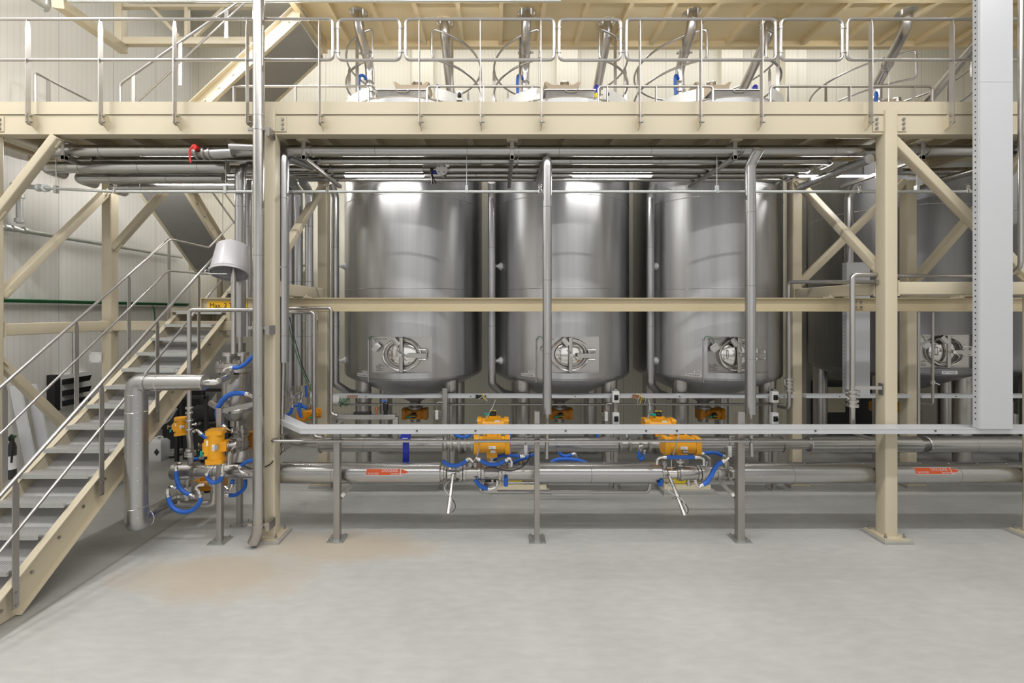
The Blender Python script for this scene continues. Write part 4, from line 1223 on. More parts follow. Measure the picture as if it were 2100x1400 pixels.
clad_run(1045, 1266, Y2, Z2, R2, 'rear product pipe length between the amber actuators')
clad_run(1395, 1600, Y2, Z2, R2, 'rear product pipe length ending before the cream rear column')
clad_run(1656, 1882, Y2, Z2, .135, 'rear product pipe length ending in a collar past the duct column', m='clad')
clad_run(1897, 2180, Y2, Z2, .135, 'rear product pipe length leaving the frame under the grey duct', m='clad')
def bare(px0, px1, y, z, r, label, prof=None, flanges=()):
    xa, xb = (px0 - CX) / F * y, (px1 - CX) / F * y
    t = thing('bare_pipe', label, 'pipe', ((xa + xb) / 2, y, z), 'bare steel joints in the product pipes')
    obj('tube', MB().tube([(xa, y, z), (xb, y, z)], r, 22), 'steel', t)
    for p in flanges:
        x = (p - CX) / F * y
        f = obj('flange', MB().disc((x, y, z), (1, 0, 0), r + .045, .03, 28), 'valve', t)
        obj('flange_bolts', MB().lathe([(r + .03, -.028), (r + .03, .028)], (x, y, z), (1, 0, 0), 12), 'bolt', f)
    return t
bare(1598, 1660, Y2, Z2, .085, 'bare steel joint passing in front of the cream rear column', flanges=(1604,))
bare(1880, 1900, Y2, Z2, .075, 'bare steel joint between two collars past the duct column')
bare(908, 1048, Y2, Z2, .075, 'bare rear pipe with bolted joints before the amber actuator', flanges=(914, 926, 942, 955, 968, 1036))
bare(1264, 1398, Y2, Z2, .07, 'bare rear pipe with bolted joints behind the second actuator pair', flanges=(1271, 1290, 1312, 1330))
t = thing('elbow_pipe', 'bare steel elbow bringing the rear line forward beside the column', 'pipe', P(620, 905, 7.3))
obj('tube', MB().tube(bend([P(596, 895, 7.9), P(612, 907, 7.3), P(658, 908, 7.3)], .35, 8), .10, 22), 'steel', t)
obj('flange', MB().disc(P(658, 910, 7.3), (1, 0, 0), .15, .03), 'valve', t)

# orange arrow markers wrapped on the front line
def marker(px0, px1, y, z, r, label, mid_text, small_a, small_b, slant, a0, a1):
    xa, xb = (px0 - CX) / F * y, (px1 - CX) / F * y
    def cy(x, a, q=.003):
        return V(x, y - (r + q) * math.cos(a), z + (r + q) * math.sin(a))
    t = thing('pipe_marker', label, 'label', ((xa + xb) / 2, y - r, z), 'orange arrow markers on the product pipe')
    k = 8
    head = .115
    def patch(name, m, q, e):
        mm = MB()
        vs, fs = [], []
        for i in range(k + 1):
            f = i / k
            a = a0 - e + (a1 - a0 + 2 * e) * f
            tip = head * (1 - abs(2 * f - 1))
            vs += [cy(xa - e * r + slant * (1 - f), a, q), cy(xb - head + tip + e * r * 1.4, a, q)]
        for i in range(k):
            fs.append((2 * i, 2 * i + 1, 2 * i + 3, 2 * i + 2))
        mm.add(vs, fs)
        return obj(name, mm, m, t)
    patch('white_border', 'paper', .002, .035)
    fc = patch('orange_face', 'orange', .004, 0)
    obj('arrow_line', MB().add([cy(xb - head - .014, a0, .006), cy(xb - head - .004, a0, .006), cy(xb - head - .004, (a0 + a1) / 2, .006), cy(xb - head - .004, a1, .006), cy(xb - head - .014, a1, .006), cy(xb - head - .014, (a0 + a1) / 2, .006)], [(0, 1, 2, 5), (5, 2, 3, 4)]), 'paper', fc)
    da = a1 - a0
    text_mesh(mid_text, .062, lambda u, v: cy(xa + (xb - xa) * .36 + u, a0 + da * .50 + v / r, .007), 'paper', fc, width=(xb - xa) * .37)
    text_mesh(small_a, .036, lambda u, v: cy(xa + .02 + u, a0 + da * .10 + v / r, .007), 'paper', fc, width=(xb - xa) * .25)
    text_mesh(small_b, .036, lambda u, v: cy(xa + (xb - xa) * .57 + u, a0 + da * .10 + v / r, .007), 'paper', fc, width=(xb - xa) * .31)
marker(757, 843, Y1, Z1, R1, 'orange arrow marker on the front pipe before the first valve group', 'CHOCOLADE', '100-CHOC-PR203', 'Openingtankw/Mixers', .0, R(8), R(40))
marker(1859, 1948, Y1, Z1, R1, 'orange arrow marker on the front pipe past the duct column', 'CHOCOLADE', '100-CHOC-PR203', 'Openingtankw/Mixers', .0, R(14), R(46))
# ================================================================ posts, cable ducts, thin pipes
def support_post(px, y, ztop, label, w=.088, arm=False, px_front=True):
    x = (px - CX) / F * y
    c = y + w / 2
    t = thing('support_post', label, 'post', (x, c, 0), 'brushed steel support posts')
    obj('shaft', MB().bar((x, c, .012), (x, c, ztop), w, w, (0, 1, 0), .006), 'post', t)
    obj('top_cap', MB().box((x - w / 2, c - w / 2, ztop), (x + w / 2, c + w / 2, ztop + .004)), 'steel', t)
    obj('base_plate', MB().box((x - .115, c - .115, 0), (x + .115, c + .115, .012)), 'galv', t)
    for sx in (-1, 1):
        for sy in (-1, 1):
            obj('anchor_bolt', MB().lathe([(.014, .012), (.014, .028), (.007, .028), (.007, .045)], (x + sx * .085, c + sy * .085, 0), (0, 0, 1), 6), 'bolt', t)
    return t, x, c
t, x, c = support_post(689.6, 5.995, 1.55, 'front support post under the cable duct end, with side arms')
obj('side_arm', MB().bar((x - .12, c - .02, 1.51), (x - .12, c + .5, 1.51), .05, .05), 'post', t)
obj('side_arm', MB().bar((x - .14, c, 1.51), (x, c, 1.51), .05, .05), 'post', t)
obj('pipe_saddle', MB().bar((x + .04, c + .02, .58), (x + .13, c + .22, .68), .05, .05, (0, 1, 0)), 'post', t)
t, x, c = support_post(1101.5, 5.99, 1.795, 'front support post taller than the duct, before the second tank', .072)
t, x, c = support_post(1521, 5.985, 1.80, 'front support post taller than the duct, before the third tank', .098)
obj('side_arm', MB().bar((x + .05, c, 1.50), (x + .22, c, 1.50), .04, .05), 'post', t)
obj('pipe_saddle', MB().bar((x - .04, c + .05, .58), (x - .14, c + .25, .70), .05, .05, (0, 1, 0)), 'post', t)
support_post(448, 5.95, 1.86, 'support post under the filter vessel, closest to the floor spill', .07)
support_post(488.5, 6.42, 1.0, 'short support post under the steel manifold by the column', .07)
support_post(912, 7.73, 1.815, 'rear support post crossing the rear cable duct', .088)
support_post(1263, 7.75, 1.80, 'rear support post carrying two switches before the second tank leg', .07)
support_post(1590, 7.75, 1.80, 'rear support post carrying two switches beside the rear column', .07)

DZ0, DZ1 = 1.563, 1.625
def duct_piece(m, a, b, wd, z0, z1):
    m.bar((a[0], a[1], (z0 + z1) / 2), (b[0], b[1], (z0 + z1) / 2), wd, z1 - z0)
t = thing('cable_duct', 'long light grey cable duct running across the front at waist height', 'duct', (4, 5.86, 1.6))
xa = -2.62
obj('run', MB().box((xa, 5.75, DZ0), (12.8, 5.97, DZ1)), 'tray', t)
obj('lid', MB().box((xa, 5.746, DZ1), (12.8, 5.974, DZ1 + .008)), 'tray', t)
e = P(560, 845, 6.62)
dd = MB().prism([(xa, 5.75, DZ0), (xa, 5.97, DZ0), (e.x + .12, 6.66, DZ0), (e.x, 6.50, DZ0)], (0, 0, DZ1 - DZ0 + .008))
obj('angled_run', dd, 'tray', t)
for px in (855, 975, 1160, 1325, 1388, 1672, 1918):
    xx = (px - CX) / F * 5.75
    obj('lid_clip', MB().box((xx - .012, 5.742, DZ0 + .035), (xx + .012, 5.75, DZ0 + .05)), 'black', t)
for a, b, lab in ((-2.97, 5.44, 'rear light grey cable duct passing before the first three tanks'), (5.64, 7.55, 'rear light grey cable duct between the two cream rear columns'), (7.75, 12.6, 'rear light grey cable duct under the fourth tank')):
    t = thing('cable_duct', lab, 'duct', ((a + b) / 2, 7.88, 1.65))
    obj('run', MB().box((a, 7.80, 1.63), (b, 7.95, 1.685)), 'tray', t)
    obj('lid', MB().box((a, 7.797, 1.685), (b, 7.953, 1.692)), 'tray', t)
    k = 0
    while a + .6 + k * 1.9 < b:
        obj('lid_clip', MB().box((a + .6 + k * 1.9, 7.794, 1.655), (a + .62 + k * 1.9, 7.80, 1.668)), 'black', t)
        k += 1

# tall grey duct on the right
t = thing('riser_duct', 'tall light grey riser duct with a perforated side, ending on the cable duct', 'duct', (6.7, 5.8, 1.63))
xl, xr = (2010 - CX) / F * 5.72, (2077 - CX) / F * 5.72
obj('front_cover', MB().box((xl, 5.72, 1.64), (xr, 5.735, P(0, 168, 5.72).z - .002)), 'tray', t)
obj('front_cover', MB().box((xl, 5.72, P(0, 168, 5.72).z + .002), (xr, 5.735, 10.0)), 'tray', t)
obj('side_flange', MB().box((xl - .012, 5.73, 1.64), (xl, 5.80, 10.0)), 'tray', t)
obj('side_flange', MB().box((xr, 5.73, 1.64), (xr + .012, 5.80, 10.0)), 'tray', t)
ph = MB()
for k in range(96):
    z = 1.75 + k * .075
    ph.box((xl - .0135, 5.758, z), (xl - .0115, 5.772, z + .018))
po = obj('perforation', ph, 'ink', t, flat=True); po['kind'] = 'stuff'
t = thing('riser_duct', 'shorter light grey duct hanging in front of the fourth tank, left of the column', 'duct', (5.9, 7.4, 2.4))
a, b = P(1738, 640, 7.82), P(1784, 806, 7.82)
obj('front_cover', MB().box((a.x, 7.82, 1.692), (b.x, 7.835, 4.1)), 'tray', t)
obj('side_flange', MB().box((a.x - .012, 7.82, 1.692), (a.x, 7.92, 4.1)), 'tray', t)
ph = MB()
for k in range(34):
    ph.box((a.x - .0135, 7.86, 1.78 + k * .07), (a.x - .0115, 7.872, 1.795 + k * .07))
po = obj('perforation', ph, 'ink', t, flat=True); po['kind'] = 'stuff'

def thin(name, label, pts, r, rad=.07, m='steel', group=None, cat='pipe'):
    t = thing(name, label, cat, pts[0], group)
    obj('tube', MB().tube(bend(pts, rad), r, 12), m, t)
    return t
t = thin('thin_pipe', 'long slim steel pipe running in front of the posts below the cable duct', [P(592, 884, 6.5), P(556, 904, 5.93), P(1797, 904, 5.93), P(1752, 888, 6.35)], .021, .06)
for px in (1104, 1540, 700):
    obj('pipe_clip', MB().lathe([(.03, -.015), (.03, .015)], P(px, 904, 5.93), (1, 0, 0), 10), 'bolt', t)
thin('thin_pipe', 'slim steel pipe crossing behind under the rear cable duct', [P(683, 829, 7.99), P(1605, 829, 7.99)], .02)
thin('thin_pipe', 'slim pipe close to the floor under the product pipe', [P(985, 975, 6.5), P(985, 1008, 6.5), P(1330, 1008, 6.5), P(1334, 990, 6.5)], .024, .05)
thin('thin_pipe', 'short slim pipe above the floor pipe by the pump', [P(1028, 990, 6.55), P(1098, 990, 6.55)], .02)
thin('thin_pipe', 'slim pipe dropping beside the rear column from the hoist rail', [P(560, 632, 6.9), P(679, 631, 6.9), P(679, 848, 6.9), P(692, 852, 6.9)], .026, .06)
thin('thin_pipe', 'slim pipe dropping between column and insulated pipe bundle', [P(560, 640, 6.7), P(644, 640, 6.7), P(644, 895, 6.7), P(660, 897, 6.7)], .028, .06)
thin('thin_pipe', 'thin pipe with two bends standing before the stair and passing under the hoist rail', [P(523, 635, 5.95), P(388, 635, 5.95), P(388, 895, 5.95)], .028, .06)
g = thin('thin_pipe', 'slim pipe turning along the tie beam beside the third tank, ending in a flanged valve', [P(1800, 578, 6.1), P(1618, 578, 7.6), P(1618, 838, 7.6), P(1592, 832, 7.9)], .030, .07)
t = thing('flanged_valve', 'flanged steel valve on the slim pipe at the edge of the third tank', 'valve', P(1618, 780, 7.55))
q = P(1618, 790, 7.6)
obj('body', MB().lathe([(.075, -.1), (.075, -.07), (.04, -.07), (.04, -.035), (.07, -.035), (.07, -.005), (.045, -.005), (.045, .04), (.07, .04), (.07, .07), (.04, .07), (.04, .10), (.075, .10), (.075, .13)], q, (0, 0, 1), 20), 'valve', t)
obj('lever', MB().tube([q + V(-.04, -.02, 0), q + V(-.10, -.05, .01), q + V(-.11, -.05, .12)], .008, 8), 'polish', t)
t = thin('thin_pipe', 'slim pipe standing in front of the shorter grey duct, held by a bracket', [P(1798, 563, 6.15), P(1748, 563, 6.15), P(1748, 868, 6.15)], .034, .07)
q = P(1748, 806, 6.15)
br = obj('bracket_arm', MB().bar(q + V(-.03, 0, .08), P(1808, 795, 6.02) + V(0, .0, 0), .03, .045), 'steel', t)
obj('bracket_foot', MB().box((5.435, 6.03, 2.03), (5.45, 6.10, 2.19)), 'bolt', br)
t = thing('flanged_valve', 'flanged steel valve on the slim pipe before the shorter grey duct', 'valve', q)
q = P(1748, 818, 6.15)
obj('body', MB().lathe([(.075, -.11), (.075, -.07), (.05, -.07), (.05, -.04), (.075, -.04), (.075, -.01), (.045, -.01), (.045, .04), (.08, .04), (.08, .07), (.042, .07), (.042, .10), (.085, .10), (.085, .13)], q, (0, 0, 1), 20), 'valve', t)
obj('side_port', MB().tube([q + V(-.04, -.02, -.01), q + V(-.10, -.05, .02)], .016, 10), 'polish', t)
thin('thin_pipe', 'slim pipe before the fourth tank manhole edge', [P(1884, 640, 7.0), P(1884, 880, 7.0)], .02)
thin('thin_pipe', 'slim pipe with a small tap crossing the fourth tank manhole', [P(1913, 640, 7.2), P(1913, 830, 7.2), P(1890, 828, 7.5)], .018)
t = thing('small_tap', 'small tap with white lever before the fourth tank', 'valve', P(1914, 784, 7.18))
q = P(1913, 784, 7.2)
obj('body', MB().lathe([(.03, -.03), (.03, .03)], q, (0, 0, 1), 12), 'polish', t)
obj('lever', MB().bar(q + V(.0, -.04, 0), q + V(.06, -.05, -.03), .02, .012), 'white', t)
thin('thin_pipe', 'slim pipe running along the front tie beam behind the grey duct', [P(1842, 565, 6.25), P(2000, 566, 6.25)], .026)
thin('thin_pipe', 'slim upright pipe at the frame edge clamped past the grey duct', [P(2093, -20, 5.8), P(2093, 548, 5.8), P(2075, 560, 6.0)], .028, .08)

# ================================================================ sprinkler line and wall services
zs_, ys_ = 4.99, 6.4
t = thin('sprinkler_pipe', 'long galvanised sprinkler pipe hung below the under-deck pipe rack', [P(95, 386, 6.4), (P(235, 393, 6.4).x, ys_, zs_), (7.3, ys_, zs_)], .021, m='galv')
for px in (957, 463, 115, 1880, 1470):
    x = (px - CX) / F * ys_
    r = obj('hanger_rod', MB().tube([(x, ys_, zs_), (x, ys_, 5.99)], .006, 6), 'galv', t)
    obj('hanger_clip', MB().box((x - .02, ys_ - .025, zs_ - .02), (x + .02, ys_ + .025, zs_ + .09)), 'galv', r)
for px, lab in ((236, 'sprinkler head over the stair side of the pipe'), (672, 'sprinkler head near the first tank'), (1107, 'sprinkler head behind the second tank upright pipe'), (1762, 'sprinkler head beside the duct column'), (1985, 'sprinkler head in front of the fourth tank')):
    x = (px - CX) / F * ys_
    t = thing('sprinkler', lab, 'sprinkler', (x, ys_, zs_), 'upright sprinkler heads')
    obj('socket', MB().lathe([(.032, -.02), (.032, .03), (.018, .03), (.018, .05)], (x, ys_, zs_), (0, 0, 1), 12), 'polish', t)
    obj('frame', MB().tube([(x - .016, ys_, zs_ + .05), (x - .016, ys_, zs_ + .085), (x, ys_, zs_ + .1), (x + .016, ys_, zs_ + .085), (x + .016, ys_, zs_ + .05)], .005, 6), 'polish', t)
    obj('deflector', MB().disc((x, ys_, zs_ + .105), (0, 0, 1), .03, .004, 14), 'polish', t)
wx = -8.06
def wp(px, py):
    y = wx * F / (px - CX)
    return P(px, py, y)
t = thin('wall_pipe', 'galvanised pipe along the side wall below the deck', [wp(-20, 462), wp(372, 527)], .04, m='galv')
for px in (12, 28, 52):
    q = wp(px, 464 + .172 * px)
    obj('coupling', MB().lathe([(.058, -.035), (.058, .035)], q, (0, 1, .0), 16), 'galv', t)
t = thin('wall_pipe', 'short upright galvanised riser on the side wall with grooved couplings', [wp(40, 400), wp(40, 458)], .045, m='galv')
for py in (402, 452):
    obj('coupling', MB().lathe([(.065, -.03), (.065, .03)], wp(40, py), (0, 0, 1), 16), 'galv', t)
t = thin('wall_pipe', 'galvanised branch joining the riser to the sprinkler pipe', [wp(24, 378), wp(40, 381), P(95, 386, 6.4)], .038, m='galv')
for q in (P(80, 385, 6.55), P(93, 386, 6.42)):
    obj('coupling', MB().lathe([(.055, -.03), (.055, .03)], q, (1, -.6, 0), 14), 'galv', t)
t = thing('cable_tray', 'wire cable tray with green cables along the side wall', 'tray', wp(100, 620))
q0, q1 = (-8.12, 5.4, 3.365), (-8.12, 11.3, 3.365)
for k, dz in enumerate((0, .02, .04)):
    obj('green_cable', MB().tube([Vector(q0) + V(.02 * k, 0, dz), Vector(q1) + V(.02 * k, 0, dz)], .014, 6), 'green', t)
obj('tray_bed', MB().box((-8.19, 5.4, 3.33), (-8.04, 11.3, 3.345)), 'galv', t)
obj('cable_drop', MB().tube(smooth([(-8.1, 10.0, 3.38), (-8.1, 10.15, 3.3), (-8.1, 10.2, 2.9), (-8.1, 10.2, 2.4)]), .015, 6), 'green', t)
t = thing('parts_bin_rack', 'black and white wall box with two black open bins behind the stair rail', 'rack', wp(160, 800))
a = wp(150, 800)
obj('back_panel', MB().box((-8.2, a.y - .25, 1.40), (-8.12, a.y + .35, 2.02)), 'white', t)
obj('black_side', MB().box((-8.2, a.y - .35, 1.38), (-8.05, a.y - .25, 2.04)), 'black', t)
for z in (1.83, 1.62, 1.43):
    obj('bin', MB().prism([(-8.12, a.y - .15, z), (-7.98, a.y - .15, z + .02), (-7.94, a.y - .15, z + .13), (-8.12, a.y - .15, z + .10)], (0, .4, 0)), 'black', t)
t = thing('wall_plate', 'small white plate with four screws on the rear column', 'plate', P(196, 732, 7.85))
a, b = P(184, 743, 7.85), P(208, 722, 7.85)
obj('plate', MB().box((a.x, 7.845, a.z), (b.x, 7.858, b.z)), 'white', t)
for sx in (a.x + .02, b.x - .02):
    for sz in (a.z + .02, b.z - .02):
        obj('screw', MB().lathe([(.009, 0), (.009, .006)], (sx, 7.845, sz), (0, -1, 0), 8), 'bolt', t)
obj('mount_pipe', MB().tube([(P(147, 700, 8.0).x, 8.0, 3.0), (P(147, 700, 8.0).x, 8.0, 2.05)], .02, 8), 'galv', t)
t = thing('fire_extinguisher', 'dark fire extinguisher with white label against the side wall', 'extinguisher', (-7.95, 7.05, .45))
obj('cylinder', MB().lathe([(.0, .45), (.055, .46), (.055, .98), (.04, 1.04), (.03, 1.07), (.03, 1.12)], (-7.95, 7.05, 0), (0, 0, 1), 18), 'dark', t)
obj('label', MB().lathe([(.057, .62), (.057, .84)], (-7.95, 7.05, 0), (0, 0, 1), 18, caps=False), 'paper', t)
obj('hose', MB().tube(smooth([(-7.94, 7.0, 1.1), (-7.88, 6.98, 1.2), (-7.86, 6.98, 1.05), (-7.87, 6.97, .75)]), .014, 8), 'black', t)
obj('handle', MB().box((-7.99, 6.98, 1.12), (-7.93, 7.1, 1.16)), 'green', t)
for k, (y, lab) in enumerate(((7.2, 'pale board leaning on the side wall, outer one'), (7.4, 'pale board leaning on the side wall, inner one'))):
    t = single('leaning_board', MB().prism([(-7.78 + .06 * k, y, 0), (-7.58 + .06 * k, y, 0), (-8.0 + .06 * k, y, 1.95), (-8.17 + .06 * k, y, 1.95)], (0, .03, 0)), 'wood_board', lab, 'board', 'boards leaning on the side wall')

# lamp conduit and pipes at the top corner
thin('conduit', 'grey conduit running along the upper walkway edge above the strip light', [P(100, 3, 6.9), P(1150, 2, 6.9)], .018, m='galv')
t = thin('conduit', 'galvanised branch pipe with couplings in the top corner by the wall', [P(55, -10, 6.2), P(98, 18, 6.6), P(100, -20, 6.7)], .035, .06, m='galv')
obj('coupling', MB().lathe([(.055, -.03), (.055, .03)], P(92, 16, 6.55), (.6, .3, -.5), 14), 'galv', t)
thin('conduit', 'thin conduit crossing under the upper walkway behind the filling tubes', [P(672, 76, 8.5), P(1990, 74, 8.5)], .015, m='galv')

# ================================================================ front product line valve groups
def turned(name, label, parts, y, z, cat='valve', group=None):
    """Row of turned bodies along x: (px0, px1, radius px, material, kind)."""
    xm = (parts[0][0] + parts[-1][1]) / 2
    t = thing(name, label, cat, P(xm, 969, y), group)
    k = y / F
    for p0, p1, rp, m, nm in parts:
        xa, xb = (p0 - CX) * k, (p1 - CX) * k
        r = rp * k
        if nm == 'flange':
            f = obj('flange', MB().disc(((xa + xb) / 2, y, z), (1, 0, 0), r, xb - xa, 28), m, t)
            for i in range(8):
                a = 2 * PI * (i + .5) / 8
                obj('flange_bolt', MB().lathe([(.011, -(xb - xa) / 2 - .016), (.011, (xb - xa) / 2 + .016)], ((xa + xb) / 2, y + (r - .018) * math.cos(a), z + (r - .018) * math.sin(a)), (1, 0, 0), 6), 'bolt', f)
        else:
            obj(nm, MB().lathe([(r * .8, 0), (r, .01), (r, xb - xa - .01), (r * .8, xb - xa)], (xa, y, z), (1, 0, 0), 28), m, t)
    return t
vg1 = turned('valve_group', 'bolted steel valve group on the front line below the first amber actuator pair', [
    (903, 910, 16, 'valve', 'flange'), (909, 917, 12, 'valve', 'collar'), (917, 936, 13, 'polish', 'sleeve'), (935, 945, 11, 'valve', 'collar'), (944, 949, 17, 'valve', 'flange'), (951, 956, 17, 'valve', 'flange'),
    (955, 982, 15, 'steel', 'valve_body'), (981, 986, 18, 'valve', 'flange'), (988, 993, 18, 'valve', 'flange'), (992, 1024, 14, 'steel', 'valve_body'), (1023, 1028, 17, 'valve', 'flange'), (1030, 1035, 17, 'valve', 'flange'), (1034, 1102, 15, 'steel', 'pipe_length')], Y1, Z1)
vg2 = turned('valve_group', 'bolted steel valve group on the front line below the second amber actuator pair', [
    (1350, 1357, 17, 'valve', 'collar'), (1356, 1366, 12, 'valve', 'collar'), (1366, 1386, 11, 'polish', 'sleeve'), (1385, 1392, 13, 'valve', 'collar'), (1391, 1397, 16, 'valve', 'flange'), (1396, 1428, 14, 'steel', 'valve_body'),
    (1427, 1432, 16, 'valve', 'flange'), (1434, 1439, 16, 'valve', 'flange'), (1438, 1468, 13, 'steel', 'valve_body'), (1467, 1473, 15, 'valve', 'flange'), (1474, 1480, 14, 'valve', 'flange'), (1479, 1508, 13, 'steel', 'pipe_length'), (1488, 1494, 16, 'valve', 'flange'), (1503, 1509, 17, 'valve', 'flange')], Y1, Z1)
for t, pts in ((vg1, ((965, 1), (975, 1), (1045, 1), (1010, -1))), (vg2, ((1410, -1), (1445, 1), (1487, 1), (1360, 1)))):
    for px, up in pts:
        x = X1(px)
        obj('port', MB().lathe([(.03, .08), (.03, .135), (.04, .135), (.04, .155), (.028, .155), (.028, .18)], (x, Y1, Z1), (0, -.25, up), 14), 'valve', t)
obj('drip_box', MB().box((X1(993), 6.22, .58), (X1(1020), 6.36, .73)), 'steel', vg1)
for px, t in ((1010, vg1), (1395, vg2)):
    x = X1(px)
    obj('stem', MB().lathe([(.05, .10), (.05, .16), (.085, .16), (.085, .19), (.03, .19), (.03, .30)], (x, Y1 + .02, Z1), (0, 0, 1), 20), 'valve', t)

def cylinder_unit(a, b, label):
    a, b = Vector(a), Vector(b)
    d = (b - a).normalized(); L = (b - a).length
    t = thing('pneumatic_cylinder', label, 'cylinder', a, 'slanting chrome cylinders under the front line')
    obj('barrel', MB().lathe([(.03, 0), (.03, L * .15), (.024, L * .15), (.024, L * .48), (.033, L * .48), (.033, L * .54), (.026, L * .54), (.026, L * .9), (.031, L * .9), (.031, L)], a, d, 20), 'polish', t)
    obj('fitting', MB().lathe([(.012, 0), (.012, .06)], a + d * L * .52 + V(-.02, -.01, 0), (-1, -.2, -.3), 8), 'bolt', t)
    s, u = axes(d)
    obj('air_line', MB().tube(smooth([a + d * L * .55 + s * .04, a + d * L * .7 - s * .06, a + d * L * .85 - s * .09, a + d * L * .97 - s * .05]), .006, 6), 'black', t)
    obj('air_line', MB().tube(smooth([a + d * L * .2 + s * .03 + u * .05, a + d * L * .35 + s * .10, a + d * L * .5 + s * .05 + u * .03, a + d * L * .66 - s * .03 + u * .04, a + d * L * .95 - s * .02 + u * .05]), .006, 6), 'cable', t)
    return t
cylinder_unit(P(929, 972, 6.18), P(919, 1053, 5.86), 'chrome cylinder slanting down toward the floor from the first valve group')
cylinder_unit(P(1374, 978, 6.18), P(1404, 1056, 5.84), 'chrome cylinder slanting down toward the floor from the second valve group')

# ================================================================ actuators
def actuator(paint, label, group):
    t = thing('valve_actuator', label, 'actuator', (0, 0, 0), group)
    def rbx(x0, x1, hy_, hz, r=.03):
        return MB().bar((x0, 0, 0), (x1, 0, 0), hy_ * 2, hz * 2, (0, 0, 1), r)
    obj('body', MB().lathe([(.105, -.20), (.118, -.185), (.118, .185), (.105, .20)], (0, 0, 0), (1, 0, 0), 28), paint, t)
    for s in (-1, 1):
        c = obj('end_cap', rbx(s * .19, s * .26, .115, .125, .045), paint, t)
        for a in (-1, 1):
            for b in (-1, 1):
                obj('cap_bolt', MB().lathe([(.012, 0), (.012, .012)], (s * .26, a * .085, b * .095), (s, 0, 0), 6), 'bolt', c)
    nk = obj('neck', MB().box((-.13, -.09, .06), (.13, .09, .135)), paint, t)
    obj('neck_step', MB().box((-.07, -.07, .135), (.07, .07, .165)), paint, nk)
    dm = obj('indicator', MB().lathe([(.06, .16), (.06, .19), (.05, .20), (.045, .235), (.0, .245)], (0, 0, 0), (0, 0, 1), 24), 'black', t)
    obj('indicator_stripe', MB().box((-.055, -.008, .236), (.055, .008, .249)), 'guard', dm)
    pg = obj('plug', MB().box((-.11, -.05, .17), (-.055, -.0, .205)), 'teal', t)
    obj('plug_nut', MB().lathe([(.016, 0), (.016, .05)], (-.10, -.03, .18), (-1, 0, .6), 10), 'teal', pg)
    obj('foot', MB().box((-.075, -.075, -.17), (.075, .075, -.09)), paint, t)
    obj('yoke', MB().lathe([(.055, -.30), (.055, -.28), (.03, -.28), (.03, -.19), (.055, -.19), (.055, -.17)], (0, 0, 0), (0, 0, 1), 16), 'valve', t)
    lb = obj('rating_plate', MB().box((-.045, -.1215, -.03), (.055, -.116, .012)), 'paper', t)
    for k in range(3):
        obj('print_line', MB().box((-.038, -.1235, -.022 + k * .012), (.03 - .01 * k, -.121, -.018 + k * .012)), 'cable', lb)
    obj('tag_strip', MB().box((.03, -.095, .075), (.115, -.0895, .10)), 'paper', t)
    obj('air_block', MB().box((-.02, -.14, -.08), (.05, -.11, -.04)), 'steel', t)
    return t
GA = 'amber valve actuators over the front line'
act = actuator('yellow', 'amber actuator over the first valve group, lower and nearer one', GA)
act.location = P(1009, 911, 6.28)
dup(act, P(1011, 871, 7.3), 'amber actuator partly behind the cable duct, above the first lower one', group=GA)
dup(act, P(1395, 912, 6.28), 'amber actuator over the second valve group, nearer one with a cable across it', group=GA)
dup(act, P(1350, 872, 7.3), 'amber actuator half hidden by the cable duct before the third tank', group=GA)
GO2 = 'orange actuators under the tanks'
acto = actuator('amber', 'orange actuator under the first tank cone, black dial facing out', GO2)
acto.location = (TX[0] + .0, 9.0, 1.07); acto.rotation_euler = (R(90), 0, 0)
dup(acto, (TX[1], 9.0, 1.07), 'orange actuator under the second tank cone, black dial facing out', group=GO2)
dup(acto, (TX[2] + .15, 9.0, 1.07), 'orange actuator under the third tank cone, black dial facing out', group=GO2)
dup(acto, (TX[3], 9.65, 1.07), 'orange actuator under the fourth tank, mostly hidden by columns', group=GO2)
GS = 'amber actuators on the filter skid'
dup(act, P(443, 914, 5.83), 'upright amber actuator beside the filter vessel', rot=(0, R(-90), R(12)), group=GS).scale = (.86, .86, .86)
dup(act, P(371, 873, 6.2), 'small upright amber actuator on the thin pipe before the stair', rot=(0, R(-90), R(30)), group=GS).scale = (.48, .62, .62)
dup(acto, P(425, 990, 6.75), 'orange actuator lying low behind the blue hoses', rot=(R(180), 0, R(8)), group=GS).scale = (1.0, .8, .62)
dup(acto, P(516, 905, 6.6), 'orange actuator peeking out behind the downpipe', rot=(0, R(90), 0), group=GS).scale = (.6, .6, .6)
dup(acto, P(634, 850, 7.3), 'orange actuator at the foot of the insulated pipe bundle', rot=(R(90), 0, R(60)), group=GS).scale = (.7, .7, .7)
# ================================================================ blue hoses
def hose(label, blue, y, a_end=(), b_end=(), r=.026, group='blue trace heating hoses', yb=None):
    """Blue sleeve through pixels at depth y, bare steel ends a_end / b_end."""
    def W(lst):
        out = []
        for p in lst:
            out.append(P(p[0], p[1], p[2] if len(p) > 2 else y))
        return out
    B = W(blue)
    t = thing('trace_hose', label, 'hose', B[0], group)
    obj('sleeve', MB().tube(smooth(B, 6), r, 10), 'blue', t)
    if a_end:
        obj('end_pipe', MB().tube(smooth(W(a_end) + [B[0]], 5), r * .72, 10), 'polish', t)
        d = (B[1] - B[0]).normalized()
        obj('ferrule', MB().lathe([(r * 1.06, -.03), (r * 1.06, .012)], B[0], d, 12), 'polish', t)
    if b_end:
        obj('end_pipe', MB().tube(smooth([B[-1]] + W(b_end), 5), r * .72, 10), 'polish', t)
        d = (B[-1] - B[-2]).normalized()
        obj('ferrule', MB().lathe([(r * 1.06, -.012), (r * 1.06, .03)], B[-1], d, 12), 'polish', t)
    return t
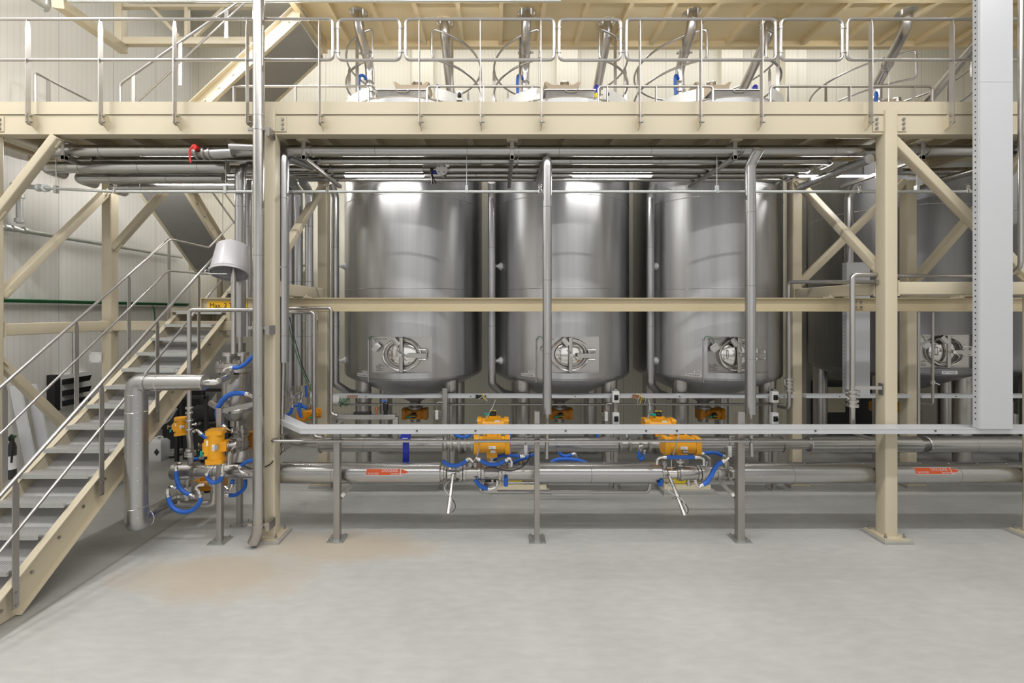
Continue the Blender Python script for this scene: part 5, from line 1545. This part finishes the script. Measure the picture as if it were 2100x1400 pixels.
hose('blue hose at the filter vessel lid, running behind the downpipe', [(477, 754), (490, 753), (503, 746), (514, 735), (521, 728)], 6.05, a_end=[(457, 774), (458, 762), (465, 755)], r=.028)
hose('large blue hose bowing out in front of the filter vessel', [(506, 808), (492, 806), (474, 808), (458, 819), (448, 835), (446, 850), (450, 864), (458, 873)], 6.0, a_end=[(520, 814)], b_end=[(466, 881), (476, 885), (477, 878)], r=.034)
hose('short blue hose from the thin pipe down to the upright actuator', [(413, 890), (422, 897), (431, 904)], 6.15, a_end=[(396, 885), (404, 882)], r=.026)
hose('short blue hose behind the manifold by the thin pipe', [(391, 939), (401, 941), (412, 939)], 6.4, b_end=[(416, 936), (418, 931)], r=.026)
hose('blue hose looping down along the manifold end', [(361, 963), (362, 978), (367, 996), (376, 1007), (391, 1015)], 5.98, a_end=[(371, 951), (364, 951), (361, 956)], b_end=[(399, 1018)], r=.028)
hose('lowest blue hose forming a wide U near the floor', [(345, 1017), (349, 1031), (358, 1043), (373, 1049), (389, 1048), (402, 1040), (410, 1028), (411, 1017)], 5.9, a_end=[(362, 1001), (350, 998), (344, 1003)], b_end=[(407, 1006), (402, 1000), (407, 995), (420, 994)], r=.029)
hose('small blue U hose hanging in front of the support post', [(424, 973), (427, 982), (434, 988), (443, 989), (452, 983), (456, 973)], 5.9, a_end=[(429, 963)], b_end=[(456, 962), (458, 952), (465, 949)], r=.027)
hose('short blue hose hooking down behind the support post', [(478, 984), (476, 993)], 6.1, b_end=[(473, 1000), (468, 1004), (461, 998), (454, 994)], r=.026)
hose('blue hose curving under the manifold toward the column', [(503, 984), (502, 998), (493, 1009), (481, 1015), (469, 1015)], 6.2, b_end=[(456, 1012)], r=.027)
hose('blue hose rising from the manifold behind the downpipe', [(494, 955), (503, 948), (514, 944), (524, 942)], 6.0, a_end=[(510, 973), (500, 970), (491, 962)], r=.027)
hose('blue hose dropping from the insulated pipe bundle into the angled duct', [(599, 833), (597, 843), (590, 850), (578, 852)], 6.9, a_end=[(613, 806), (603, 812), (599, 822)])
hose('blue hose lying level behind the angled duct', [(601, 832), (612, 831), (622, 833), (629, 837)], 7.1)
hose('blue hose standing upright before the bundle valves', [(617, 823), (614, 834), (615, 846), (618, 856)], 6.95, a_end=[(621, 806), (619, 814)])
hose('blue hose sagging over the start of the first valve group', [(908, 944), (914, 950), (925, 954), (938, 954), (950, 949), (958, 942)], 6.12, b_end=[(963, 940), (970, 947)], r=.027)
hose('blue hose sagging below the nearer first actuator', [(983, 942), (993, 948), (1008, 952), (1024, 950), (1038, 943)], 6.08, a_end=[(976, 938)], b_end=[(1044, 939), (1049, 945), (1049, 956)], r=.028)
hose('blue hose arching from the first valve group to the manifold block', [(1010, 944), (1020, 937), (1034, 934), (1052, 934), (1068, 935)], 6.3, a_end=[(1004, 948)], b_end=[(1076, 935)], r=.027)
hose('blue hose behind the arching one, rising to the post', [(1052, 949), (1066, 942), (1080, 938), (1094, 931)], 6.45)
hose('blue hose dipping beside the farther first actuator', [(931, 886), (937, 893), (949, 896), (960, 894), (968, 886)], 6.9)
hose('blue hose hanging upright at the end of the nearer first actuator', [(1044, 886), (1047, 893), (1044, 901), (1043, 915), (1043, 930)], 6.6)
hose('blue hose curling under the first valve group', [(975, 983), (981, 992), (990, 999), (1002, 1002)], 6.15, b_end=[(1013, 1000), (1019, 994), (1020, 985)], r=.03)
hose('short blue hose end below the bare pipe length', [(1037, 978), (1038, 987), (1037, 996)], 6.1, r=.03)
hose('dark blue hose arching behind the product pipe between the actuators', [(1130, 948), (1143, 942), (1163, 941), (1183, 943), (1203, 949)], 6.95, r=.03)
hose('short blue hose sagging under the rear pipe', [(1146, 927), (1152, 933), (1162, 935), (1174, 931)], 7.0, b_end=[(1180, 930), (1184, 938)])
hose('level blue hose over the second valve group', [(1364, 937), (1385, 937), (1405, 937), (1425, 937)], 6.08, a_end=[(1347, 952), (1348, 942), (1354, 938)], b_end=[(1436, 938), (1443, 942), (1444, 955)], r=.027)
hose('blue hose running behind the second valve group to the manifold block', [(1442, 930), (1455, 928), (1470, 929), (1482, 934)], 6.5, b_end=[(1487, 938)], a_end=[(1458, 955), (1456, 942), (1448, 934)])
hose('long S shaped blue hose down to the end of the second valve group', [(1440, 994), (1450, 988), (1459, 974), (1466, 960), (1474, 951), (1482, 946)], 6.0, a_end=[(1425, 982), (1428, 993), (1433, 998)], b_end=[(1489, 942), (1494, 937)], r=.031)
hose('blue U hose under the rear joints before the second actuators', [(1311, 923), (1310, 935), (1314, 942), (1319, 936), (1320, 928)], 6.9, a_end=[(1318, 912), (1312, 915)], b_end=[(1323, 922)])
hose('short blue hose entering the farther second actuator', [(1301, 886), (1311, 886), (1320, 887)], 6.9, a_end=[(1286, 896), (1286, 888), (1293, 885)])
hose('short blue hose under the end of the middle product pipe', [(1357, 983), (1356, 991), (1349, 993)], 6.15, r=.03)
hose('blue hose at the top of the rear pipe by the second tank leg', [(1216, 883), (1222, 887), (1226, 894)], 7.2)

# ================================================================ filter skid beside the column
vx, vy = -3.83, 6.35
t = thing('filter_vessel', 'upright steel filter vessel with a bolted lid beside the front column', 'vessel', (vx, vy, 1.5))
obj('shell', MB().lathe([(.195, 2.36), (.195, 1.80), (.21, 1.78), (.21, 1.74), (.19, 1.72), (.15, 1.66), (.09, 1.60), (.09, 1.52)], (vx, vy, 0), (0, 0, 1), 40), 'steel', t)
lid = obj('lid', MB().lathe([(.27, 2.33), (.27, 2.385), (.262, 2.39), (.262, 2.395), (.27, 2.40), (.27, 2.455)], (vx, vy, 0), (0, 0, 1), 40), 'valve', t)
for k in range(14):
    a = 2 * PI * k / 14
    obj('lid_bolt', MB().lathe([(.018, 2.30), (.018, 2.33), (.012, 2.33), (.012, 2.455), (.02, 2.455), (.02, 2.48)], (vx + .238 * math.cos(a), vy + .238 * math.sin(a), 0), (0, 0, 1), 6), 'bolt', lid)
for dx, dy in ((-.04, -.13), (.12, -.06)):
    n = obj('nozzle', MB().lathe([(.035, 2.45), (.035, 2.56), (.085, 2.56), (.085, 2.58), (.082, 2.583), (.085, 2.586), (.085, 2.606), (.03, 2.61)], (vx + dx, vy + dy, 0), (0, 0, 1), 24), 'valve', t)
fl = obj('side_flange', MB().lathe([(.05, -.1), (.05, .02), (.105, .02), (.105, .06), (.05, .06)], P(472, 772, 6.1), (-.35, -.9, 0), 28), 'valve', t)
obj('side_bolts', MB().lathe([(.012, .0), (.012, .075)], P(478, 764, 6.1), (-.35, -.9, 0), 6), 'bolt', fl)
obj('outlet', MB().lathe([(.075, 1.53), (.075, 1.47), (.11, 1.47), (.11, 1.43), (.07, 1.43), (.07, 1.40), (.10, 1.40), (.10, 1.37), (.075, 1.36), (.085, 1.24), (.07, 1.18), (.13, 1.17), (.14, 1.12), (.15, 1.10), (.15, 1.02), (.10, 1.0), (.08, .92)], (vx + .07, vy, 0), (0, 0, 1), 28), 'valve', t)
obj('lug_plate', MB().prism([(vx - .24, vy - .1, 1.86), (vx - .36, vy - .1, 1.86), (vx - .24, vy - .1, 2.02)], (0, .012, 0)), 'steel', t)
t = thing('vessel_stand', 'angle steel frame carrying the filter vessel', 'stand', (vx, vy, 1.7))
obj('front_bar', MB().bar(P(452, 843, 6.0), P(522, 827, 6.05), .05, .06), 'steel', t)
obj('side_bar', MB().bar(P(430, 825, 6.05), P(455, 840, 6.0), .05, .06), 'steel', t)
obj('rear_bar', MB().bar(P(430, 826, 6.1), P(500, 824, 6.75), .04, .05), 'steel', t)
# manifold under the vessel
t = turned('steel_manifold', 'bare steel manifold pipe between the elbowed pipe and the column', [(357, 400, 17.5, 'steel', 'drum'), (399, 403, 18.5, 'valve', 'rim'), (402, 442, 11, 'steel', 'neck'), (441, 462, 11, 'steel', 'neck'), (460, 574, 14, 'steel', 'run')], 6.2, .905, 'pipe')
for px, rr, up in ((384, .045, -1), (440, .045, -1)):
    x = (px - CX) / F * 6.2
    obj('drop', MB().lathe([(rr, .08), (rr, .20), (.13, .20), (.13, .24), (.11, .24), (.11, .30), (.13, .30), (.13, .34), (rr, .34), (rr, .42)] if px == 384 else [(rr, .06), (rr, .16), (.075, .16), (.075, .20), (rr, .2), (rr, .36)], (x, 6.2, .905), (0, 0, up), 24), 'valve', t)
obj('cross_pipe', MB().tube(bend([(P(356, 1033, 6.2).x, 6.2, .43), (P(440, 1033, 6.2).x, 6.2, .43), (P(440, 1033, 6.2).x, 6.2, .60)], .1), .055, 18), 'valve', t)
obj('riser', MB().tube(bend([P(468, 950, 6.1), P(470, 928, 6.05), P(480, 910, 6.0)], .1), .042, 14), 'polish', t)
e2 = obj('end_flange', MB().lathe([(.12, 0), (.12, .035), (.05, .04), (.05, .09)], P(482, 911, 6.05), (-.45, -.9, .05), 28), 'valve', t)
obj('end_flange', MB().lathe([(.12, 0), (.12, .03)], P(486, 910, 6.13), (-.45, -.9, .05), 28), 'valve', t)
obj('flange_bolt', MB().boltring(P(482, 911, 6.03), (-.45, -.9, .05), .09, 6, .012, .05), 'bolt', e2)
for py in (836, 846, 862, 880, 922):
    q = P(388, py, 5.95)
    obj('pipe_collar', MB().lathe([(.045, -.015), (.05, 0), (.045, .015)], q, (0, 0, 1), 16), 'valve', t)
obj('thin_riser', MB().tube([P(388, 890, 5.95), P(392, 925, 6.05), P(390, 950, 6.15)], .036, 14), 'valve', t)
q = P(390, 930, 6.05)
obj('riser_flange', MB().lathe([(.07, -.03), (.07, -.01), (.065, -.008), (.065, .0), (.07, .003), (.07, .03)], q, (0, 0, 1), 22), 'valve', t)

# bucket upturned on a pipe
bx, by = -3.74, 6.12
t = thing('bucket', 'grey plastic bucket turned upside down on a steel pipe end', 'bucket', (bx, by, 3.8))
ax = V(-.10, .38, 1).normalized()
o = V(bx, by - .10, 3.73)
obj('shell', MB().lathe([(.232, .0), (.252, .0), (.252, .022), (.240, .03), (.245, .045), (.238, .05), (.205, .42), (.19, .44), (.0, .44), (.0, .43), (.188, .43), (.232, .03)], o, ax, 48, caps=False), 'grey', t)
obj('bail_handle', MB().tube(smooth([o + V(-.25, 0, .02), o + V(-.27, -.08, .05), o + V(-.2, -.2, .0), o + V(-.05, -.262, -.02), o + V(.12, -.24, -.02)]), .006, 6), 'galv', t)
obj('ear', MB().cbox(o + V(-.255, -.01, .06), (.03, .05, .07)), 'grey', t)
t = thing('bare_pipe', 'bare upright steel pipe under the upturned bucket', 'pipe', (bx, by, 2.6))
obj('tube', MB().tube([(bx, by, 2.6), (bx, by, 4.1)], .033, 16), 'valve', t)
obj('sleeve', MB().lathe([(.042, 3.62), (.042, 3.75)], (bx, by, 0), (0, 0, 1), 16), 'valve', t)

# ================================================================ items under the rear duct
t = thing('instrument_stand', 'small steel frame with instruments under the first tank', 'stand', P(750, 855, 7.3))
a, b = P(686, 854, 7.2), P(812, 854, 7.2)
obj('top_bar', MB().bar(a, b, .10, .08, (0, 0, 1), .004), 'steel', t)
for q in (a, b):
    obj('leg', MB().box((q.x - .04, 7.16, 1.06), (q.x + .04, 7.24, q.z)), 'steel', t)
obj('black_module', MB().box((P(726, 0, 7.2).x, 7.16, a.z + .04), (P(760, 0, 7.2).x, 7.26, a.z + .075)), 'black', t)
obj('gauge', MB().lathe([(.012, .04), (.012, .08), (.02, .08), (.028, .14), (.028, .16)], (P(773, 0, 7.2).x, 7.2, a.z), (0, 0, 1), 14), 'copper', t)
v = obj('regulator', MB().lathe([(.035, .04), (.035, .10), (.045, .11), (.045, .22), (.03, .24)], (P(791, 0, 7.2).x, 7.2, a.z), (0, 0, 1), 16), 'black', t)
obj('blue_elbow', MB().tube(smooth([(P(791, 0, 7.2).x, 7.2, a.z + .24), (P(790, 0, 7.2).x, 7.18, a.z + .27), (P(787, 0, 7.2).x - .03, 7.17, a.z + .27)]), .014, 8), 'blue', v)
t = thing('butterfly_valve_lever', 'dark blue plate handle standing between the two product pipes', 'handle', P(833, 920, 6.45))
a, b = P(826, 949, 6.5), P(839, 899, 6.5)
obj('plate', MB().bar(((a.x + b.x) / 2, 6.5, a.z), ((a.x + b.x) / 2, 6.5, b.z), b.x - a.x, .02, (0, 1, 0), .006), 'navy', t)
c0, c1 = P(823, 900, 6.5), P(842, 890, 6.5)
gp = obj('grip', MB().box((c0.x, 6.44, c0.z), (c1.x, 6.53, c1.z)), 'navy', t)
obj('print_line', MB().box((c0.x + .03, 6.437, (c0.z + c1.z) / 2 - .012), (c1.x - .03, 6.44, (c0.z + c1.z) / 2 - .004)), 'paper', gp)
obj('stem', MB().lathe([(.008, 0), (.008, .06)], ((a.x + b.x) / 2, 6.5, a.z - .05), (0, 0, 1), 8), 'copper', t)
for px, py, lab in ((1263.5, 814, 'upper switch on the rear post beside the second tank leg'), (1263.5, 858, 'lower switch on the rear post beside the second tank leg'), (1590, 814, 'upper switch on the rear post beside the cream rear column'), (1590, 858, 'lower switch on the rear post beside the cream rear column')):
    switch(P(px, py, 7.67), lab, 1.15, 'switches on the rear posts')
for k, (px, py, lab) in enumerate(((896, 850, 'stacked air valve terminals beside the rear post'), (1243, 853, 'stacked air valve terminals beside the second tank leg'), (1078, 924, 'air valve block hanging by the tall front post'), (1496, 925, 'air valve block beside the third front post'))):
    y = 7.6 if k < 2 else 6.5
    q = P(px, py, y)
    t = thing('air_manifold', lab, 'manifold', q, 'small air valve blocks')
    obj('block', MB().box((q.x - .025, y - .02, q.z - .08), (q.x + .025, y + .03, q.z + .08)), 'white_steel', t)
    for i in range(4):
        z = q.z - .055 + .036 * i
        obj('nozzle', MB().tube([(q.x - .075, y, z), (q.x + .075, y, z)], .012, 8), 'polish', t)
    obj('mount_stem', MB().tube(bend([(q.x, y, q.z + .07), (q.x, y, q.z + .22), (q.x + .1, y, q.z + .22)], .04), .012, 8), 'steel', t)
# loose wiring on the rear duct
def wires(label, px, py, y, cols, n, spread, drop, cat='cable'):
    random.seed(px)
    t = thing('cable_tuft', label, cat, P(px, py, y), 'loose wiring at the cable ducts')
    for i in range(n):
        a = P(px + random.uniform(-spread, spread), py, y)
        b = P(px + random.uniform(-spread, spread), py + drop * random.uniform(.5, 1.2), y - .04)
        m = (a + b) / 2 + V(random.uniform(-.08, .08), -.06, random.uniform(-.03, .06))
        obj('wire', MB().tube(smooth([a, m, b]), .006, 5), cols[i % len(cols)], t)
    return t
t = wires('green wires hanging from the rear duct near the first tank', 705, 816, 7.76, ['green', 'green', 'black'], 9, 12, 16)
q = P(690, 817, 7.76)
obj('junction_box', MB().box((q.x - .06, 7.72, q.z - .06), (q.x + .06, 7.79, q.z + .06)), 'white', t)
for i in range(5):
    qq = P(714 + i * 4.5, 812, 7.77)
    obj('copper_gland', MB().lathe([(.016, 0), (.016, .06)], qq, (.3, -1, 0), 8), 'copper', t)
t = wires('black plug with looping yellow and grey wires on the rear duct', 990, 808, 7.76, ['cable', 'guard', 'cable'], 6, 12, 18)
q = P(987, 813, 7.76)
obj('connector', MB().box((q.x - .10, 7.72, q.z - .03), (q.x + .08, 7.79, q.z + .03)), 'black', t)
t = wires('copper glands and yellow wires on the rear duct before the third tank', 1312, 808, 7.76, ['guard', 'cable', 'cable'], 6, 12, 20)
q = P(1308, 813, 7.76)
obj('connector', MB().box((q.x - .09, 7.72, q.z - .03), (q.x + .06, 7.79, q.z + .03)), 'copper', t)
def cable(label, pts, y, m='cable', r=.008):
    t = thing('cable', label, 'cable', P(pts[0][0], pts[0][1], y))
    obj('sheath', MB().tube(smooth([P(p[0], p[1], p[2] if len(p) > 2 else y) for p in pts], 6), r, 6), m, t)
cable('grey cable from the rear duct down to the farther first actuator', [(1016, 820, 7.7), (1010, 835), (1002, 850), (998, 858)], 7.0)
cable('grey cable hanging across the nearer second actuator', [(1392, 890), (1388, 905), (1383, 925), (1377, 945), (1378, 965)], 6.1)
cable('grey cable curving over the nearer first actuator', [(982, 890), (984, 910), (980, 930), (972, 945)], 6.1)
cable('black cables sagging below the first valve group block', [(1088, 926), (1082, 945), (1065, 960), (1040, 965), (1008, 956)], 6.1, 'black', .009)
cable('grey cable from the rear duct to the farther second actuator', [(1330, 820, 7.7), (1333, 835), (1330, 850), (1328, 862)], 7.0)
cable('dark cable slanting past the cable pipes to the bundle valves', [(594, 650, 7.2), (603, 690), (620, 750), (635, 785)], 7.1, 'black', .008)
cable('green cable slanting beside the insulated pipe bundle', [(590, 650, 7.2), (600, 700), (618, 755), (637, 800)], 7.15, 'green', .008)
cable('black cables bowing from the column to the manifold', [(572, 926, 6.3), (560, 945), (548, 955), (520, 962), (490, 950)], 6.0, 'black', .008)
t = thing('cable_bundle', 'bundle of black cable glands on the side of the front column', 'cable', P(576, 905, 6.2))
for i in range(4):
    q = P(577 + (i % 2) * 4, 890 + i * 9, 6.25)
    obj('gland', MB().lathe([(.018, 0), (.018, .05)], q, (0, -.4, -1), 8), 'bolt', t)
    obj('wire', MB().tube(smooth([q, q + V(-.02, -.03, -.08), q + V(-.10, -.06, -.2), q + V(-.16, -.04, -.27)]), .007, 5), 'black', t)
# valves at the foot of the bundle
for k, (px, lab) in enumerate(((578, 'blue levered small valve beside the front column foot'), (598, 'small steel valve under the first bundle pipe'), (613, 'small steel valve under the middle bundle pipe'), (637, 'blue levered small valve under the last bundle pipe'))):
    y = 6.5 if k == 0 else 7.3
    q = P(px, 826 if k == 0 else 815, y)
    t = thing('small_valve', lab, 'valve', q, 'small valves under the upright pipes')
    obj('body', MB().lathe([(.05, -.1), (.05, -.07), (.028, -.07), (.04, -.02), (.04, .02), (.028, .07), (.05, .07), (.05, .1)], q, (0, 0, 1), 16), 'valve', t)
    obj('lever', MB().bar(q + V(-.05, -.06, .02), q + V(-.05, -.08, .22), .03, .012, (0, 1, 0)), 'blue' if k in (0, 3) else 'steel', t)

# ================================================================ pumps on plinths
def plinth_pump(px0, px1, label_p, label_c, yf):
    xa, xb = (px0 - CX) / F * yf, (px1 - CX) / F * yf
    t = thing('concrete_plinth', label_c, 'plinth', ((xa + xb) / 2, yf + .4, 0), 'low plinths under the pumps')
    obj('block', MB().box((xa, yf, 0), (xb, yf + .56, .08)), 'curb', t)
    obj('skirt', MB().prism([(xa - .05, yf - .06, 0), (xb + .05, yf - .06, 0), (xb, yf, .02), (xa, yf, .02)], (0, .0, .004)), 'curb', t)
    c = (xa + xb) / 2
    p = thing('pump', label_p, 'pump', (c, yf + .3, .08), 'cream pumps under the product pipes')
    w = (xb - xa) * .45
    obj('base_frame', MB().box((c - w, yf + .1, .08), (c + w, yf + .5, .15)), 'pump', p)
    obj('motor', MB().lathe([(.08, 0), (.11, .02), (.11, .28), (.09, .32), (.05, .34)], (c + .02, yf + .3, .26), (1, 0, 0), 24), 'pump', p)
    obj('gear_head', MB().bar((c - w * .95, yf + .3, .25), (c - .22, yf + .3, .25), .22, .20, (0, 0, 1), .04), 'pump', p)
    obj('coupling_guard', MB().box((c - .24, yf + .16, .16), (c + .03, yf + .44, .30)), 'guard', p)
    obj('lift_bracket', MB().tube(bend([(c - w * .8, yf + .09, .15), (c - w * .8, yf + .06, .24), (c - w * .6, yf + .06, .24)], .03), .012, 8), 'pump', p)
    for s in (-1, 1):
        obj('hold_down_bolt', MB().lathe([(.014, .15), (.014, .18)], (c + s * w * .85, yf + .16, 0), (0, 0, 1), 6), 'bolt', p)
plinth_pump(1010, 1128, 'cream pump with yellow guard behind the first valve group', 'low grey plinth under the pump behind the first valve group', 7.45)
plinth_pump(1362, 1469, 'cream pump with yellow guard behind the second valve group', 'low grey plinth under the pump behind the second valve group', 7.45)

# ================================================================ shaded corner behind the stair
t = thing('jerrycan', 'white jerrycan with a dark diamond mark on the floor behind the stair', 'canister', (-7.35, 9.3, 0))
jx, jy = P(317, 930, 9.2).x, 9.3
obj('body', MB().loft([[V(jx - .15, jy - .12, 0), V(jx + .15, jy - .12, 0), V(jx + .15, jy + .12, 0), V(jx - .15, jy + .12, 0)],
                       [V(jx - .16, jy - .13, .04), V(jx + .16, jy - .13, .04), V(jx + .16, jy + .13, .04), V(jx - .16, jy + .13, .04)],
                       [V(jx - .16, jy - .13, .38), V(jx + .16, jy - .13, .38), V(jx + .16, jy + .13, .38), V(jx - .16, jy + .13, .38)],
                       [V(jx - .12, jy - .09, .44), V(jx + .12, jy - .09, .44), V(jx + .12, jy + .09, .44), V(jx - .12, jy + .09, .44)]]), 'white', t)
obj('cap', MB().lathe([(.035, .44), (.035, .48)], (jx - .06, jy, 0), (0, 0, 1), 14), 'white', t)
obj('grip', MB().tube(bend([(jx - .02, jy, .43), (jx - .02, jy, .50), (jx + .1, jy, .50), (jx + .1, jy, .43)], .03), .016, 8), 'white', t)
obj('diamond_mark', MB().prism([(jx + .07, jy - .132, .12), (jx + .13, jy - .132, .2), (jx + .07, jy - .132, .28), (jx + .01, jy - .132, .2)], (0, -.002, 0)), 'dark', t)
t = single('floor_slab', MB().bar(P(336, 928, 9.5), P(368, 927, 9.5), .35, .06), 'curb', 'flat grey slab on the floor next to the jerrycan', 'slab')
t = thing('machine_frame', 'dark machine frame with pipes in the shade behind the stair', 'machine', (-5.6, 9.0, 0))
fx0, fx1 = P(370, 900, 9.0).x, P(430, 900, 9.0).x
for x in (fx0, fx1):
    for y in (8.9, 9.7):
        obj('post', MB().box((x - .03, y - .03, 0), (x + .03, y + .03, 1.45)), 'dark', t)
obj('top_rail', MB().box((fx0, 8.87, 1.40), (fx1, 8.93, 1.46)), 'dark', t)
obj('top_rail', MB().box((fx0, 9.67, 1.40), (fx1, 9.73, 1.46)), 'dark', t)
obj('motor_block', MB().lathe([(.16, 0), (.18, .03), (.18, .4), (.13, .45)], (fx0 + .1, 9.3, 1.0), (1, 0, 0), 20), 'dark', t)
obj('lower_tank', MB().box((fx0 + .05, 9.0, .1), (fx1 - .05, 9.6, .7)), 'dark', t)
t = thing('control_cabinet', 'dark cabinet with a yellow stripe in the shade under the stair', 'cabinet', (-7.2, 9.9, 0))
cx0, cx1 = P(325, 850, 9.9).x, P(372, 850, 9.9).x
obj('case', MB().box((cx0, 9.9, .5), (cx1, 10.6, 1.62)), 'dark', t)
obj('yellow_stripe', MB().bar(P(347, 814, 9.88), P(366, 807, 9.88), .01, .03), 'guard', t)
obj('case_foot', MB().box((cx0 + .05, 9.95, 0), (cx1 - .05, 10.5, .5)), 'dark', t)
thin('drain_hose', 'grey hose drooping in front of the dark machines', [P(310, 865, 8.8), P(322, 872, 8.8), P(345, 866, 8.8), P(362, 838, 8.8)], .02, .2, 'cable', cat='hose')
t = thing('storage_cabinet', 'plain grey cabinet standing behind the filter vessel', 'cabinet', (-5.2, 9.6, 0))
a, b = P(412, 850, 9.8), P(442, 850, 9.8)
obj('case', MB().box((a.x, 9.8, .05), (b.x + .4, 10.3, 2.45)), 'curb', t)
obj('door_leaf', MB().box((a.x + .02, 9.785, .1), (b.x + .38, 9.80, 2.4)), 'curb', t)
obj('plinth_base', MB().box((a.x + .02, 9.83, 0), (b.x + .38, 10.28, .05)), 'dark', t)
for k, (px, lab) in enumerate(((1480, 'dark tall machine in the shade behind the third tank'), (1700, 'dark machine with pale sloped panel under the fourth tank'))):
    pass
t = thing('dark_machine', 'dark machine with a pale panel in the shade beneath the fourth tank', 'machine', (6.2, 10.4, 0))
a, b = P(1690, 900, 11.1), P(1790, 800, 11.1)
obj('case', MB().box((a.x, 11.12, 0), (b.x + .6, 11.55, 1.35)), 'dark', t)
obj('pale_panel', MB().box((a.x + .05, 11.1, .6), (a.x + .55, 11.12, 1.25)), 'pump', t)
